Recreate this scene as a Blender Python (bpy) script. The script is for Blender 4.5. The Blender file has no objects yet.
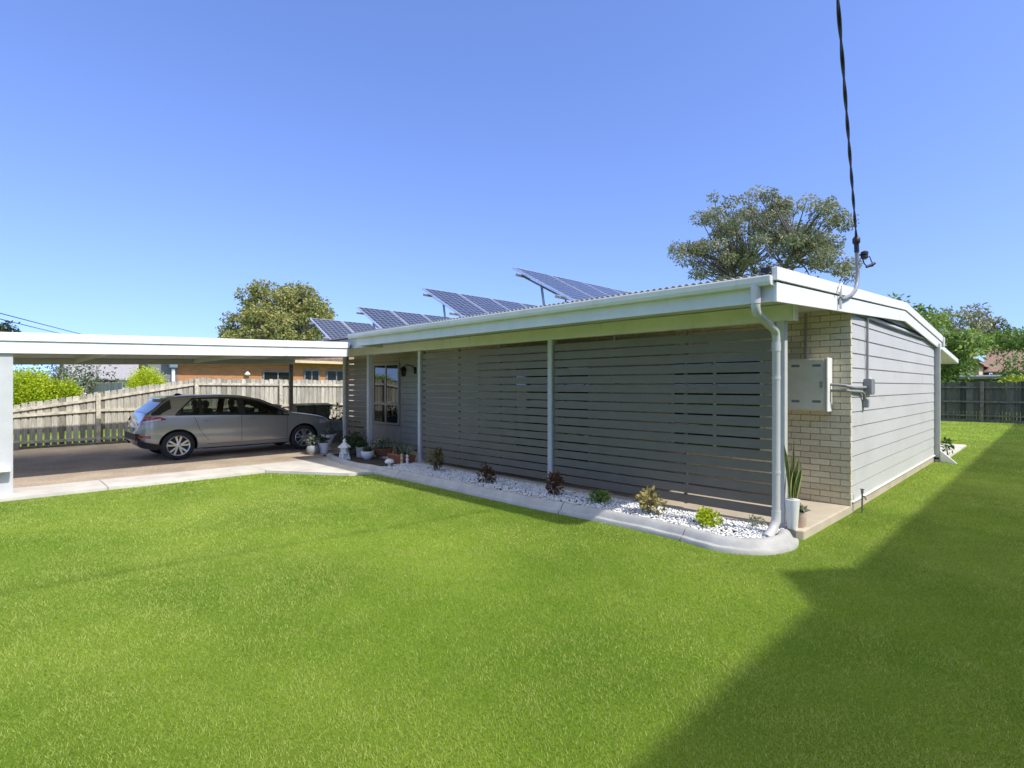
import bpy, bmesh, math, random
import numpy as np
from mathutils import Vector, Matrix
random.seed(7)
RNG = np.random.default_rng(11)
R = math.radians
SC = bpy.context.scene
COL = SC.collection

# ------------------------------------------------------------------ materials
def new_mat(name):
    m = bpy.data.materials.new(name); m.use_nodes = True
    nt = m.node_tree
    return m, nt, nt.nodes['Principled BSDF']

def c4(c): return (c[0], c[1], c[2], 1.0)

def mat(name, base, rough=0.6, var=0.12, scale=6.0, detail=5.0, bump=0.0, bscale=60.0, metal=0.0, spec=0.5, coat=0.0, base2=None, stretch=(1, 1, 1), wear=None):
    """plain surface: two close tones mixed by noise, optional fine bump"""
    m, nt, b = new_mat(name)
    N, L = nt.nodes, nt.links
    tc = N.new('ShaderNodeTexCoord'); mp = N.new('ShaderNodeMapping'); mp.inputs['Scale'].default_value = stretch
    L.new(tc.outputs['Object'], mp.inputs['Vector'])
    no = N.new('ShaderNodeTexNoise'); no.inputs['Scale'].default_value = scale; no.inputs['Detail'].default_value = detail
    no.inputs['Roughness'].default_value = 0.6
    L.new(mp.outputs[0], no.inputs['Vector'])
    cr = N.new('ShaderNodeValToRGB')
    d = base2 if base2 else tuple(x * (1 - 2 * var) for x in base)
    l = base if base2 else tuple(min(1, x * (1 + var)) for x in base)
    cr.color_ramp.elements[0].color = c4(d); cr.color_ramp.elements[0].position = 0.3
    cr.color_ramp.elements[1].color = c4(l); cr.color_ramp.elements[1].position = 0.7
    L.new(no.outputs['Fac'], cr.inputs['Fac'])
    src = cr.outputs['Color']
    if wear:
        n2 = N.new('ShaderNodeTexNoise'); n2.inputs['Scale'].default_value = wear[0]; n2.inputs['Detail'].default_value = 8
        L.new(mp.outputs[0], n2.inputs['Vector'])
        r2 = N.new('ShaderNodeValToRGB'); r2.color_ramp.elements[0].position = wear[1]; r2.color_ramp.elements[1].position = wear[1] + 0.12
        L.new(n2.outputs['Fac'], r2.inputs['Fac'])
        mx = N.new('ShaderNodeMix'); mx.data_type = 'RGBA'
        L.new(r2.outputs['Color'], mx.inputs[0]); L.new(src, mx.inputs[6]); mx.inputs[7].default_value = c4(wear[2])
        src = mx.outputs[2]
    L.new(src, b.inputs['Base Color'])
    b.inputs['Roughness'].default_value = rough; b.inputs['Metallic'].default_value = metal
    b.inputs['Specular IOR Level'].default_value = spec
    b.inputs['Coat Weight'].default_value = coat
    if bump:
        n3 = N.new('ShaderNodeTexNoise'); n3.inputs['Scale'].default_value = bscale; n3.inputs['Detail'].default_value = 6
        L.new(mp.outputs[0], n3.inputs['Vector'])
        bp = N.new('ShaderNodeBump'); bp.inputs['Strength'].default_value = bump; bp.inputs['Distance'].default_value = 0.01
        L.new(n3.outputs['Fac'], bp.inputs['Height']); L.new(bp.outputs[0], b.inputs['Normal'])
    return m

def tone_mat(name, dark, light, rough=0.6, trans=0.0, spec=0.3, extra=None, bump=0.0, grain=None):
    """colour picked per piece (leaf, blade, brick, paling) from the 'tone' attribute of its mesh"""
    m, nt, b = new_mat(name)
    N, L = nt.nodes, nt.links
    at = N.new('ShaderNodeAttribute'); at.attribute_name = 'tone'
    cr = N.new('ShaderNodeValToRGB')
    cr.color_ramp.elements[0].color = c4(dark); cr.color_ramp.elements[1].color = c4(light)
    if extra:
        for p, c in extra:
            e = cr.color_ramp.elements.new(p); e.color = c4(c)
    L.new(at.outputs['Fac'], cr.inputs['Fac'])
    src = cr.outputs['Color']
    if grain:
        tc = N.new('ShaderNodeTexCoord'); mp = N.new('ShaderNodeMapping'); mp.inputs['Scale'].default_value = grain[0]
        L.new(tc.outputs['Object'], mp.inputs['Vector'])
        no = N.new('ShaderNodeTexNoise'); no.inputs['Scale'].default_value = grain[1]; no.inputs['Detail'].default_value = 8; no.inputs['Roughness'].default_value = 0.7
        L.new(mp.outputs[0], no.inputs['Vector'])
        r2 = N.new('ShaderNodeValToRGB'); r2.color_ramp.elements[0].position = 0.32; r2.color_ramp.elements[1].position = 0.68
        lo = grain[2]
        r2.color_ramp.elements[0].color = (lo, lo, lo, 1); r2.color_ramp.elements[1].color = (1, 1, 1, 1)
        L.new(no.outputs['Fac'], r2.inputs['Fac'])
        mx = N.new('ShaderNodeMix'); mx.data_type = 'RGBA'; mx.blend_type = 'MULTIPLY'; mx.inputs[0].default_value = 1
        L.new(src, mx.inputs[6]); L.new(r2.outputs['Color'], mx.inputs[7]); src = mx.outputs[2]
        if bump:
            bp = N.new('ShaderNodeBump'); bp.inputs['Strength'].default_value = bump; bp.inputs['Distance'].default_value = 0.01
            L.new(no.outputs['Fac'], bp.inputs['Height']); L.new(bp.outputs[0], b.inputs['Normal'])
    L.new(src, b.inputs['Base Color']); b.inputs['Roughness'].default_value = rough
    b.inputs['Specular IOR Level'].default_value = spec
    if trans:
        tr = N.new('ShaderNodeBsdfTranslucent'); ms = N.new('ShaderNodeMixShader'); ms.inputs[0].default_value = trans
        L.new(src, tr.inputs['Color']); L.new(b.outputs[0], ms.inputs[1]); L.new(tr.outputs[0], ms.inputs[2])
        L.new(ms.outputs[0], N['Material Output'].inputs['Surface'])
    return m

def glass_mat(name, base=(0.01, 0.012, 0.014), ior=1.9, rough=0.02):
    m, nt, b = new_mat(name)
    b.inputs['Base Color'].default_value = c4(base); b.inputs['Roughness'].default_value = rough
    b.inputs['IOR'].default_value = ior; b.inputs['Specular IOR Level'].default_value = 0.5
    N, L = nt.nodes, nt.links
    no = N.new('ShaderNodeTexNoise'); no.inputs['Scale'].default_value = 1.3
    tc = N.new('ShaderNodeTexCoord'); L.new(tc.outputs['Object'], no.inputs['Vector'])
    bp = N.new('ShaderNodeBump'); bp.inputs['Strength'].default_value = 0.03; bp.inputs['Distance'].default_value = 0.05
    L.new(no.outputs['Fac'], bp.inputs['Height']); L.new(bp.outputs[0], b.inputs['Normal'])
    return m

M = {}
M['white_paint'] = mat('white_paint', (0.80, 0.80, 0.77), 0.45, 0.03, 3, bump=0.06, stretch=(1, 1, 0.35), wear=(4, 0.60, (0.68, 0.665, 0.61)))
M['gutter_paint'] = mat('gutter_paint', (0.68, 0.67, 0.64), 0.4, 0.05, 3, bump=0.05, stretch=(1, 1, 0.3), wear=(5, 0.62, (0.55, 0.535, 0.49)))
M['soffit'] = mat('soffit', (0.62, 0.62, 0.57), 0.6, 0.04, 4)
M['board_paint'] = mat('board_paint', (0.55, 0.55, 0.545), 0.5, 0.04, 1.5, bump=0.15, bscale=35, stretch=(1, 0.6, 1), wear=(3.0, 0.6, (0.495, 0.49, 0.48)))
M['post_paint'] = mat('post_paint', (0.52, 0.52, 0.50), 0.45, 0.04, 5)
M['slat_paint'] = mat('slat_paint', (0.165, 0.141, 0.106), 0.45, 0.05, 4, bump=0.05)
M['frame_paint'] = mat('frame_paint', (0.55, 0.56, 0.55), 0.4, 0.04, 4)
M['dark_gap'] = mat('dark_gap', (0.05, 0.05, 0.05), 0.8, 0.1, 5)
M['panel_wall'] = mat('panel_wall', (0.60, 0.58, 0.54), 0.6, 0.05, 3)
M['plank_wall'] = mat('plank_wall', (0.58, 0.56, 0.47), 0.55, 0.05, 3)
M['brick'] = tone_mat('cream_brick', (0.64, 0.57, 0.39), (0.86, 0.79, 0.58), 0.8, spec=0.2, bump=0.3, grain=((1, 1, 1), 25, 0.8))
M['mortar'] = mat('mortar', (0.40, 0.36, 0.28), 0.9, 0.15, 20, bump=0.3)
M['pipe'] = mat('pipe_plastic', (0.52, 0.515, 0.495), 0.35, 0.03, 3)
M['conduit'] = mat('grey_conduit', (0.27, 0.275, 0.27), 0.45, 0.05, 5)
M['mast_grey'] = mat('mast_grey', (0.24, 0.25, 0.26), 0.4, 0.08, 6)
M['dark_grey'] = mat('dark_grey', (0.12, 0.12, 0.12), 0.5, 0.08, 6)
M['zinc'] = mat('zinc_roof', (0.30, 0.31, 0.31), 0.45, 0.12, 3, metal=0.6)
M['steel'] = mat('galvanised_steel', (0.42, 0.43, 0.44), 0.45, 0.15, 12, metal=0.5)
M['alu'] = mat('aluminium', (0.72, 0.73, 0.75), 0.3, 0.04, 8, metal=0.7)
M['black'] = mat('black_rubber', (0.018, 0.018, 0.02), 0.5, 0.1, 8)
M['box_metal'] = mat('box_enamel', (0.76, 0.73, 0.58), 0.45, 0.05, 3)
M['concrete'] = mat('concrete', (0.60, 0.56, 0.49), 0.85, 0.1, 2.2, detail=9, bump=0.25, bscale=90, wear=(1.7, 0.6, (0.47, 0.43, 0.37)))
M['porch'] = mat('porch_concrete', (0.50, 0.43, 0.33), 0.8, 0.08, 3, detail=8, bump=0.2, bscale=80)
M['kerb'] = mat('kerb_concrete', (0.42, 0.415, 0.395), 0.7, 0.1, 5, detail=9, bump=0.25, bscale=70, wear=(4, 0.63, (0.40, 0.40, 0.39)))
M['timber'] = tone_mat('weathered_timber', (0.34, 0.32, 0.26), (0.78, 0.75, 0.64), 0.9, spec=0.1, bump=0.5, grain=((6, 6, 0.5), 6, 0.45))
M['old_timber'] = tone_mat('dark_weathered_timber', (0.085, 0.08, 0.068), (0.24, 0.225, 0.19), 0.9, spec=0.1, bump=0.4, grain=((6, 6, 0.5), 6, 0.45))
M['rail_timber'] = mat('rail_timber', (0.62, 0.57, 0.45), 0.9, 0.2, 8, bump=0.4)
M['dark_rail'] = mat('dark_rail_timber', (0.19, 0.175, 0.145), 0.9, 0.25, 8, bump=0.4)
M['bark'] = mat('bark', (0.34, 0.29, 0.24), 0.9, 0.3, 7, bump=0.6, bscale=25)
M['dark_bark'] = mat('dark_bark', (0.15, 0.13, 0.11), 0.9, 0.25, 7, bump=0.5, bscale=25)
M['pale_bark'] = mat('pale_bark', (0.50, 0.45, 0.40), 0.85, 0.25, 6, bump=0.4, bscale=25)
M['glass'] = glass_mat('window_glass')
M['soil'] = mat('garden_soil', (0.06, 0.05, 0.038), 0.95, 0.3, 25, bump=0.8, bscale=50)
M['pebble'] = tone_mat('white_pebble', (0.62, 0.62, 0.60), (0.90, 0.90, 0.88), 0.6, spec=0.3)
M['terracotta'] = mat('terracotta', (0.32, 0.12, 0.06), 0.75, 0.15, 10, bump=0.1)
M['pot_white'] = mat('pot_white', (0.76, 0.76, 0.74), 0.35, 0.05, 6)
M['pot_grey'] = mat('pot_grey', (0.36, 0.36, 0.34), 0.8, 0.15, 10, bump=0.2)
M['pot_pink'] = mat('pot_pink', (0.62, 0.46, 0.38), 0.7, 0.1, 8)
M['stone_white'] = mat('stone_white', (0.72, 0.72, 0.70), 0.8, 0.1, 10, bump=0.2)
M['bin_green'] = mat('bin_green', (0.012, 0.022, 0.016), 0.5, 0.1, 4)
M['orange_brick'] = mat('orange_brick', (0.40, 0.19, 0.08), 0.85, 0.15, 9, bump=0.2)
M['tile_brown'] = mat('tile_brown', (0.24, 0.15, 0.11), 0.8, 0.2, 8, bump=0.4, bscale=12)
M['tile_grey'] = mat('tile_grey', (0.30, 0.29, 0.29), 0.8, 0.15, 8, bump=0.3, bscale=12)
M['cream_render'] = mat('cream_render', (0.62, 0.50, 0.30), 0.8, 0.08, 3)
M['white_render'] = mat('white_render', (0.66, 0.64, 0.58), 0.8, 0.06, 3)
M['grey_render'] = mat('grey_render', (0.20, 0.20, 0.20), 0.8, 0.08, 3)
M['pole_wood'] = mat('pole_wood', (0.22, 0.18, 0.14), 0.9, 0.25, 6, bump=0.4)
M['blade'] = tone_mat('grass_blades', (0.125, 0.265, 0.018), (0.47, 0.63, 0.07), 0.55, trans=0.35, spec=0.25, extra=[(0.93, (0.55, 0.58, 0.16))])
def leafm(name, dark, mid, light, trans=0.3, rough=0.5):
    M[name] = tone_mat(name, dark, light, rough, trans=trans, spec=0.35, extra=[(0.5, mid)])
leafm('leaf_gum', (0.11, 0.14, 0.065), (0.23, 0.25, 0.125), (0.40, 0.38, 0.21))
leafm('leaf_olive', (0.14, 0.17, 0.045), (0.28, 0.295, 0.085), (0.44, 0.40, 0.14))
leafm('leaf_mango', (0.05, 0.11, 0.02), (0.13, 0.23, 0.04), (0.34, 0.42, 0.09))
leafm('leaf_dark', (0.03, 0.055, 0.022), (0.06, 0.095, 0.035), (0.12, 0.16, 0.06))
leafm('leaf_lime', (0.20, 0.29, 0.014), (0.43, 0.53, 0.02), (0.66, 0.68, 0.045))
leafm('leaf_red', (0.05, 0.05, 0.02), (0.14, 0.055, 0.03), (0.20, 0.13, 0.05))
leafm('leaf_croton', (0.09, 0.07, 0.02), (0.28, 0.22, 0.06), (0.60, 0.52, 0.22))
leafm('leaf_plain', (0.035, 0.06, 0.02), (0.07, 0.115, 0.03), (0.15, 0.20, 0.06))
leafm('leaf_snake', (0.05, 0.09, 0.03), (0.10, 0.16, 0.05), (0.62, 0.58, 0.17), trans=0.1)
leafm('leaf_grey', (0.10, 0.13, 0.09), (0.20, 0.23, 0.15), (0.34, 0.36, 0.24))

def lawn_mat():
    m, nt, b = new_mat('lawn_soil_and_thatch')
    N, L = nt.nodes, nt.links
    tc = N.new('ShaderNodeTexCoord')
    n1 = N.new('ShaderNodeTexNoise'); n1.inputs['Scale'].default_value = 0.55; n1.inputs['Detail'].default_value = 6
    n2 = N.new('ShaderNodeTexNoise'); n2.inputs['Scale'].default_value = 55; n2.inputs['Detail'].default_value = 8; n2.inputs['Roughness'].default_value = 0.8
    L.new(tc.outputs['Object'], n1.inputs['Vector']); L.new(tc.outputs['Object'], n2.inputs['Vector'])
    r1 = N.new('ShaderNodeValToRGB'); e = r1.color_ramp.elements
    e[0].position = 0.36; e[0].color = (0.14, 0.25, 0.02, 1); e[1].position = 0.66; e[1].color = (0.26, 0.39, 0.042, 1)
    L.new(n1.outputs['Fac'], r1.inputs['Fac'])
    r2 = N.new('ShaderNodeValToRGB'); e = r2.color_ramp.elements
    e[0].position = 0.3; e[0].color = (0.35, 0.4, 0.3, 1); e[1].position = 0.66; e[1].color = (1.15, 1.1, 1.0, 1)
    L.new(n2.outputs['Fac'], r2.inputs['Fac'])
    mx = N.new('ShaderNodeMix'); mx.data_type = 'RGBA'; mx.blend_type = 'MULTIPLY'; mx.inputs[0].default_value = 1
    L.new(r1.outputs[0], mx.inputs[6]); L.new(r2.outputs[0], mx.inputs[7]); L.new(mx.outputs[2], b.inputs['Base Color'])
    b.inputs['Roughness'].default_value = 0.9; b.inputs['Specular IOR Level'].default_value = 0.1
    bp = N.new('ShaderNodeBump'); bp.inputs['Strength'].default_value = 0.9; bp.inputs['Distance'].default_value = 0.03
    L.new(n2.outputs['Fac'], bp.inputs['Height']); L.new(bp.outputs[0], b.inputs['Normal'])
    return m
M['lawn'] = lawn_mat()

def drive_mat():
    m, nt, b = new_mat('exposed_aggregate')
    N, L = nt.nodes, nt.links
    tc = N.new('ShaderNodeTexCoord')
    v = N.new('ShaderNodeTexVoronoi'); v.inputs['Scale'].default_value = 70
    n = N.new('ShaderNodeTexNoise'); n.inputs['Scale'].default_value = 1.2; n.inputs['Detail'].default_value = 7
    L.new(tc.outputs['Object'], v.inputs['Vector']); L.new(tc.outputs['Object'], n.inputs['Vector'])
    r = N.new('ShaderNodeValToRGB'); e = r.color_ramp.elements
    e[0].color = (0.34, 0.26, 0.18, 1); e[1].color = (0.66, 0.54, 0.40, 1)
    L.new(v.outputs['Color'], r.inputs['Fac'])
    r2 = N.new('ShaderNodeValToRGB'); e = r2.color_ramp.elements
    e[0].position = 0.35; e[0].color = (0.72, 0.72, 0.72, 1); e[1].position = 0.65; e[1].color = (1, 1, 1, 1)
    L.new(n.outputs['Fac'], r2.inputs['Fac'])
    mx = N.new('ShaderNodeMix'); mx.data_type = 'RGBA'; mx.blend_type = 'MULTIPLY'; mx.inputs[0].default_value = 1
    L.new(r.outputs[0], mx.inputs[6]); L.new(r2.outputs[0], mx.inputs[7]); L.new(mx.outputs[2], b.inputs['Base Color'])
    b.inputs['Roughness'].default_value = 0.85
    bp = N.new('ShaderNodeBump'); bp.inputs['Strength'].default_value = 0.4; bp.inputs['Distance'].default_value = 0.006
    L.new(v.outputs['Distance'], bp.inputs['Height']); L.new(bp.outputs[0], b.inputs['Normal'])
    return m
M['drive'] = drive_mat()

def far_brick_mat(name, c1, c2, mortar):
    m, nt, b = new_mat(name)
    N, L = nt.nodes, nt.links
    tc = N.new('ShaderNodeTexCoord'); sx = N.new('ShaderNodeSeparateXYZ'); cx = N.new('ShaderNodeCombineXYZ'); ad = N.new('ShaderNodeMath')
    L.new(tc.outputs['Object'], sx.inputs[0]); L.new(sx.outputs[0], ad.inputs[0]); L.new(sx.outputs[1], ad.inputs[1])
    L.new(ad.outputs[0], cx.inputs[0]); L.new(sx.outputs[2], cx.inputs[1])
    br = N.new('ShaderNodeTexBrick'); br.inputs['Scale'].default_value = 1
    br.inputs['Brick Width'].default_value = 0.24; br.inputs['Row Height'].default_value = 0.0845; br.inputs['Mortar Size'].default_value = 0.005
    br.inputs['Color1'].default_value = c4(c1); br.inputs['Color2'].default_value = c4(c2); br.inputs['Mortar'].default_value = c4(mortar)
    L.new(cx.outputs[0], br.inputs['Vector']); L.new(br.outputs['Color'], b.inputs['Base Color']); b.inputs['Roughness'].default_value = 0.85
    bp = N.new('ShaderNodeBump'); bp.inputs['Strength'].default_value = 0.5; bp.inputs['Distance'].default_value = 0.01; bp.invert = True
    L.new(br.outputs['Fac'], bp.inputs['Height']); L.new(bp.outputs[0], b.inputs['Normal'])
    return m
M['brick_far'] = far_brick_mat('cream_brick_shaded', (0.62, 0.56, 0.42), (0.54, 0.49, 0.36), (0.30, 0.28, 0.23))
M['nb_brick'] = far_brick_mat('orange_brick_wall', (0.52, 0.22, 0.075), (0.42, 0.17, 0.06), (0.42, 0.29, 0.18))

def solar_mat():
    m, nt, b = new_mat('solar_cells')
    N, L = nt.nodes, nt.links
    tc = N.new('ShaderNodeTexCoord')
    br = N.new('ShaderNodeTexBrick'); br.offset = 0.0; br.inputs['Scale'].default_value = 1
    br.inputs['Brick Width'].default_value = 0.158; br.inputs['Row Height'].default_value = 0.158; br.inputs['Mortar Size'].default_value = 0.006
    br.inputs['Mortar Smooth'].default_value = 0.1
    br.inputs['Color1'].default_value = (0.018, 0.023, 0.042, 1); br.inputs['Color2'].default_value = (0.024, 0.03, 0.052, 1)
    br.inputs['Mortar'].default_value = (0.26, 0.28, 0.33, 1)
    L.new(tc.outputs['Object'], br.inputs['Vector']); L.new(br.outputs['Color'], b.inputs['Base Color'])
    b.inputs['Roughness'].default_value = 0.22; b.inputs['IOR'].default_value = 1.5
    return m
M['solar'] = solar_mat()

# ------------------------------------------------------------------ mesh builder
ORG = {}
class MB:
    def __init__(s): s.v = []; s.f = []; s.t = []
    def add(s, vs, fs, tone=None):
        o = len(s.v); s.v += [tuple(p) for p in vs]
        for f in fs:
            s.f.append(tuple(i + o for i in f)); s.t.append(0.5 if tone is None else tone)
        return s
    def box(s, x0, x1, y0, y1, z0, z1, tone=None):
        vs = [(x0, y0, z0), (x1, y0, z0), (x1, y1, z0), (x0, y1, z0), (x0, y0, z1), (x1, y0, z1), (x1, y1, z1), (x0, y1, z1)]
        return s.add(vs, [(0, 3, 2, 1), (4, 5, 6, 7), (0, 1, 5, 4), (1, 2, 6, 5), (2, 3, 7, 6), (3, 0, 4, 7)], tone)
    def cbox(s, x0, x1, y0, y1, z0, z1, b=0.01, tone=None):
        """box with all edges bevelled"""
        bm = bmesh.new(); bmesh.ops.create_cube(bm, size=1)
        for v in bm.verts: v.co = Vector(((x0 + x1) / 2 + v.co.x * (x1 - x0), (y0 + y1) / 2 + v.co.y * (y1 - y0), (z0 + z1) / 2 + v.co.z * (z1 - z0)))
        bmesh.ops.bevel(bm, geom=bm.edges[:], offset=b, segments=2, affect='EDGES')
        return s.bm(bm, tone)
    def bm(s, bm, tone=None):
        bm.verts.index_update()
        s.add([v.co[:] for v in bm.verts], [[v.index for v in f.verts] for f in bm.faces], tone); bm.free(); return s
    def hexa(s, lo, hi, tone=None):
        """eight corners: four below, four above, same order"""
        return s.add(list(lo) + list(hi), [(3, 2, 1, 0), (4, 5, 6, 7), (0, 1, 5, 4), (1, 2, 6, 5), (2, 3, 7, 6), (3, 0, 4, 7)], tone)
    def prism(s, poly, axis, a, b, tone=None):
        """polygon extruded along an axis: 'x' takes (y,z), 'y' takes (x,z), 'z' takes (x,y)"""
        n = len(poly)
        def p(u, v, w): return {'x': (w, u, v), 'y': (u, w, v), 'z': (u, v, w)}[axis]
        vs = [p(u, v, a) for u, v in poly] + [p(u, v, b) for u, v in poly]
        return s.add(vs, [tuple(range(n - 1, -1, -1)), tuple(range(n, 2 * n))] + [(i, (i + 1) % n, n + (i + 1) % n, n + i) for i in range(n)], tone)
    def tube(s, pts, r, n=8, tone=None, caps=True):
        pts = [Vector(p) for p in pts]; vs = []; fs = []
        rs = r if isinstance(r, (list, tuple)) else [r] * len(pts)
        prev = None
        for i, p in enumerate(pts):
            d = (pts[min(i + 1, len(pts) - 1)] - pts[max(i - 1, 0)]).normalized()
            if prev is None:
                up = Vector((0, 0, 1)) if abs(d.z) < 0.9 else Vector((1, 0, 0)); a = d.cross(up).normalized()
            else:
                a = (prev - d * prev.dot(d)).normalized()
            prev = a; b = d.cross(a)
            for k in range(n):
                t = 2 * math.pi * k / n; vs.append(p + (a * math.cos(t) + b * math.sin(t)) * rs[i])
        for i in range(len(pts) - 1):
            for k in range(n): fs.append((i * n + k, i * n + (k + 1) % n, (i + 1) * n + (k + 1) % n, (i + 1) * n + k))
        if caps:
            fs.append(tuple(range(n - 1, -1, -1))); fs.append(tuple((len(pts) - 1) * n + k for k in range(n)))
        return s.add(vs, fs, tone)
    def lathe(s, c, prof, n=20, tone=None, axis='z', start=0, caps=True):
        vs = []; fs = []
        for r, h in prof:
            for k in range(n):
                t = 2 * math.pi * (k + start) / n; u, v = r * math.cos(t), r * math.sin(t)
                vs.append({'z': (c[0] + u, c[1] + v, c[2] + h), 'x': (c[0] + h, c[1] + u, c[2] + v), 'y': (c[0] + v, c[1] + h, c[2] + u)}[axis])
        for i in range(len(prof) - 1):
            for k in range(n): fs.append((i * n + k, i * n + (k + 1) % n, (i + 1) * n + (k + 1) % n, (i + 1) * n + k))
        if caps: fs.append(tuple(range(n - 1, -1, -1))); fs.append(tuple((len(prof) - 1) * n + k for k in range(n)))
        return s.add(vs, fs, tone)
    def blob(s, c, r, sub=2, jit=0.0, tone=None):
        bm = bmesh.new(); bmesh.ops.create_icosphere(bm, subdivisions=sub, radius=1)
        for v in bm.verts:
            k = 1 + random.uniform(-jit, jit); v.co = Vector((c[0] + v.co.x * r[0] * k, c[1] + v.co.y * r[1] * k, c[2] + v.co.z * r[2] * k))
        return s.bm(bm, tone)
    def build(s, name, m, parent=None, at=None, smooth=False, bevel=0.0, kind=None):
        o0 = Vector(at) if at is not None else (ORG.get(parent.name, Vector((0, 0, 0))) if parent else Vector((0, 0, 0)))
        me = bpy.data.meshes.new(name)
        me.from_pydata([(x - o0.x, y - o0.y, z - o0.z) for x, y, z in s.v], [], s.f)
        a = me.attributes.new('tone', 'FLOAT', 'FACE'); a.data.foreach_set('value', s.t)
        me.materials.append(m)
        if smooth:
            me.polygons.foreach_set('use_smooth', [True] * len(me.polygons))
            me.set_sharp_from_angle(angle=R(38))
        bm = bmesh.new(); bm.from_mesh(me); bmesh.ops.recalc_face_normals(bm, faces=bm.faces[:]); bm.to_mesh(me); bm.free()
        o = bpy.data.objects.new(name, me); COL.objects.link(o)
        if parent: o.parent = parent
        else: o.location = o0
        ORG[o.name] = o0
        if bevel:
            b = o.modifiers.new('bevel', 'BEVEL'); b.width = bevel; b.segments = 2; b.limit_method = 'ANGLE'; b.angle_limit = R(40)
        if kind: o['kind'] = kind
        return o

def np_mesh(name, verts, faces, m, tone=None, parent=None, at=(0, 0, 0), smooth=False):
    """fast mesh from arrays; faces all have the same corner count"""
    at = np.array(at, dtype=np.float64)
    if parent is not None: at = np.array(ORG.get(parent.name, Vector((0, 0, 0))))
    verts = np.asarray(verts, dtype=np.float32) - at.astype(np.float32); faces = np.asarray(faces, dtype=np.int32)
    me = bpy.data.meshes.new(name); nf, k = faces.shape
    me.vertices.add(len(verts)); me.vertices.foreach_set('co', verts.ravel())
    me.loops.add(nf * k); me.loops.foreach_set('vertex_index', faces.ravel())
    me.polygons.add(nf); me.polygons.foreach_set('loop_start', np.arange(0, nf * k, k, dtype=np.int32))
    if tone is not None:
        a = me.attributes.new('tone', 'FLOAT', 'FACE'); a.data.foreach_set('value', np.asarray(tone, dtype=np.float32))
    me.update(calc_edges=True)
    if smooth: me.polygons.foreach_set('use_smooth', np.ones(nf, dtype=bool))
    me.materials.append(m)
    o = bpy.data.objects.new(name, me); COL.objects.link(o)
    if parent is not None: o.parent = parent
    else: o.location = at
    ORG[o.name] = Vector(at)
    return o

def tag(o, label, cat, group=None, kind=None):
    o['label'] = label; o['category'] = cat
    if group: o['group'] = group
    if kind: o['kind'] = kind
    return o

def thing(name, label, cat, loc=(0, 0, 0), rot=(0, 0, 0), group=None):
    o = bpy.data.objects.new(name, None); COL.objects.link(o); o.location = loc; o.rotation_euler = rot
    o.empty_display_size = 0.2
    ORG[o.name] = Vector(loc)
    return tag(o, label, cat, group)

def dup(root, loc=None, rot=None, label=None):
    r = root.copy(); COL.objects.link(r)
    if loc is not None: r.location = loc
    if rot is not None: r.rotation_euler = rot
    if label: r['label'] = label
    for ch in list(root.children):
        c = ch.copy(); COL.objects.link(c); c.parent = r
        for g in list(ch.children):
            d = g.copy(); COL.objects.link(d); d.parent = c
    return r

def struct(o):
    o['kind'] = 'structure'; return o

# ------------------------------------------------------------------ foliage
def rand_dirs(n):
    v = RNG.normal(size=(n, 3)); return v / np.linalg.norm(v, axis=1, keepdims=True)

def leaf_arrays(pts, size, aspect, tones, droop=0.0, outdir=None):
    """one folded leaf (two quads sharing a midrib would be heavy: one quad diamond) per point"""
    n = len(pts)
    d = rand_dirs(n)
    if outdir is not None: d = d * 0.7 + outdir; d /= np.linalg.norm(d, axis=1, keepdims=True)
    d[:, 2] -= droop; d /= np.linalg.norm(d, axis=1, keepdims=True)
    w = np.cross(d, rand_dirs(n)); w /= np.linalg.norm(w, axis=1, keepdims=True) + 1e-9
    L = (size * RNG.uniform(0.65, 1.3, n))[:, None]; W = L * aspect
    p0 = pts; p1 = pts + d * L * 0.45 + w * W * 0.5; p2 = pts + d * L; p3 = pts + d * L * 0.45 - w * W * 0.5
    v = np.stack([p0, p1, p2, p3], 1).reshape(-1, 3)
    f = np.arange(n * 4).reshape(n, 4)
    return v, f, tones

def crown_points(clumps, per, fill=0.55):
    P = []; T = []; O = []
    for (c, r, tone) in clumps:
        n = max(8, int(per * r[0] * r[1] * 1.0))
        d = rand_dirs(n); rad = RNG.uniform(fill, 1.0, n) ** 0.6
        d2 = d * rad[:, None] * np.array(r) * (1 + 0.18 * RNG.normal(size=(n, 1)))
        P.append(d2 + np.array(c)); T.append(np.clip(tone + RNG.normal(0, 0.17, n), 0, 1)); O.append(d)
    return np.concatenate(P), np.concatenate(T), np.concatenate(O)

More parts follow.
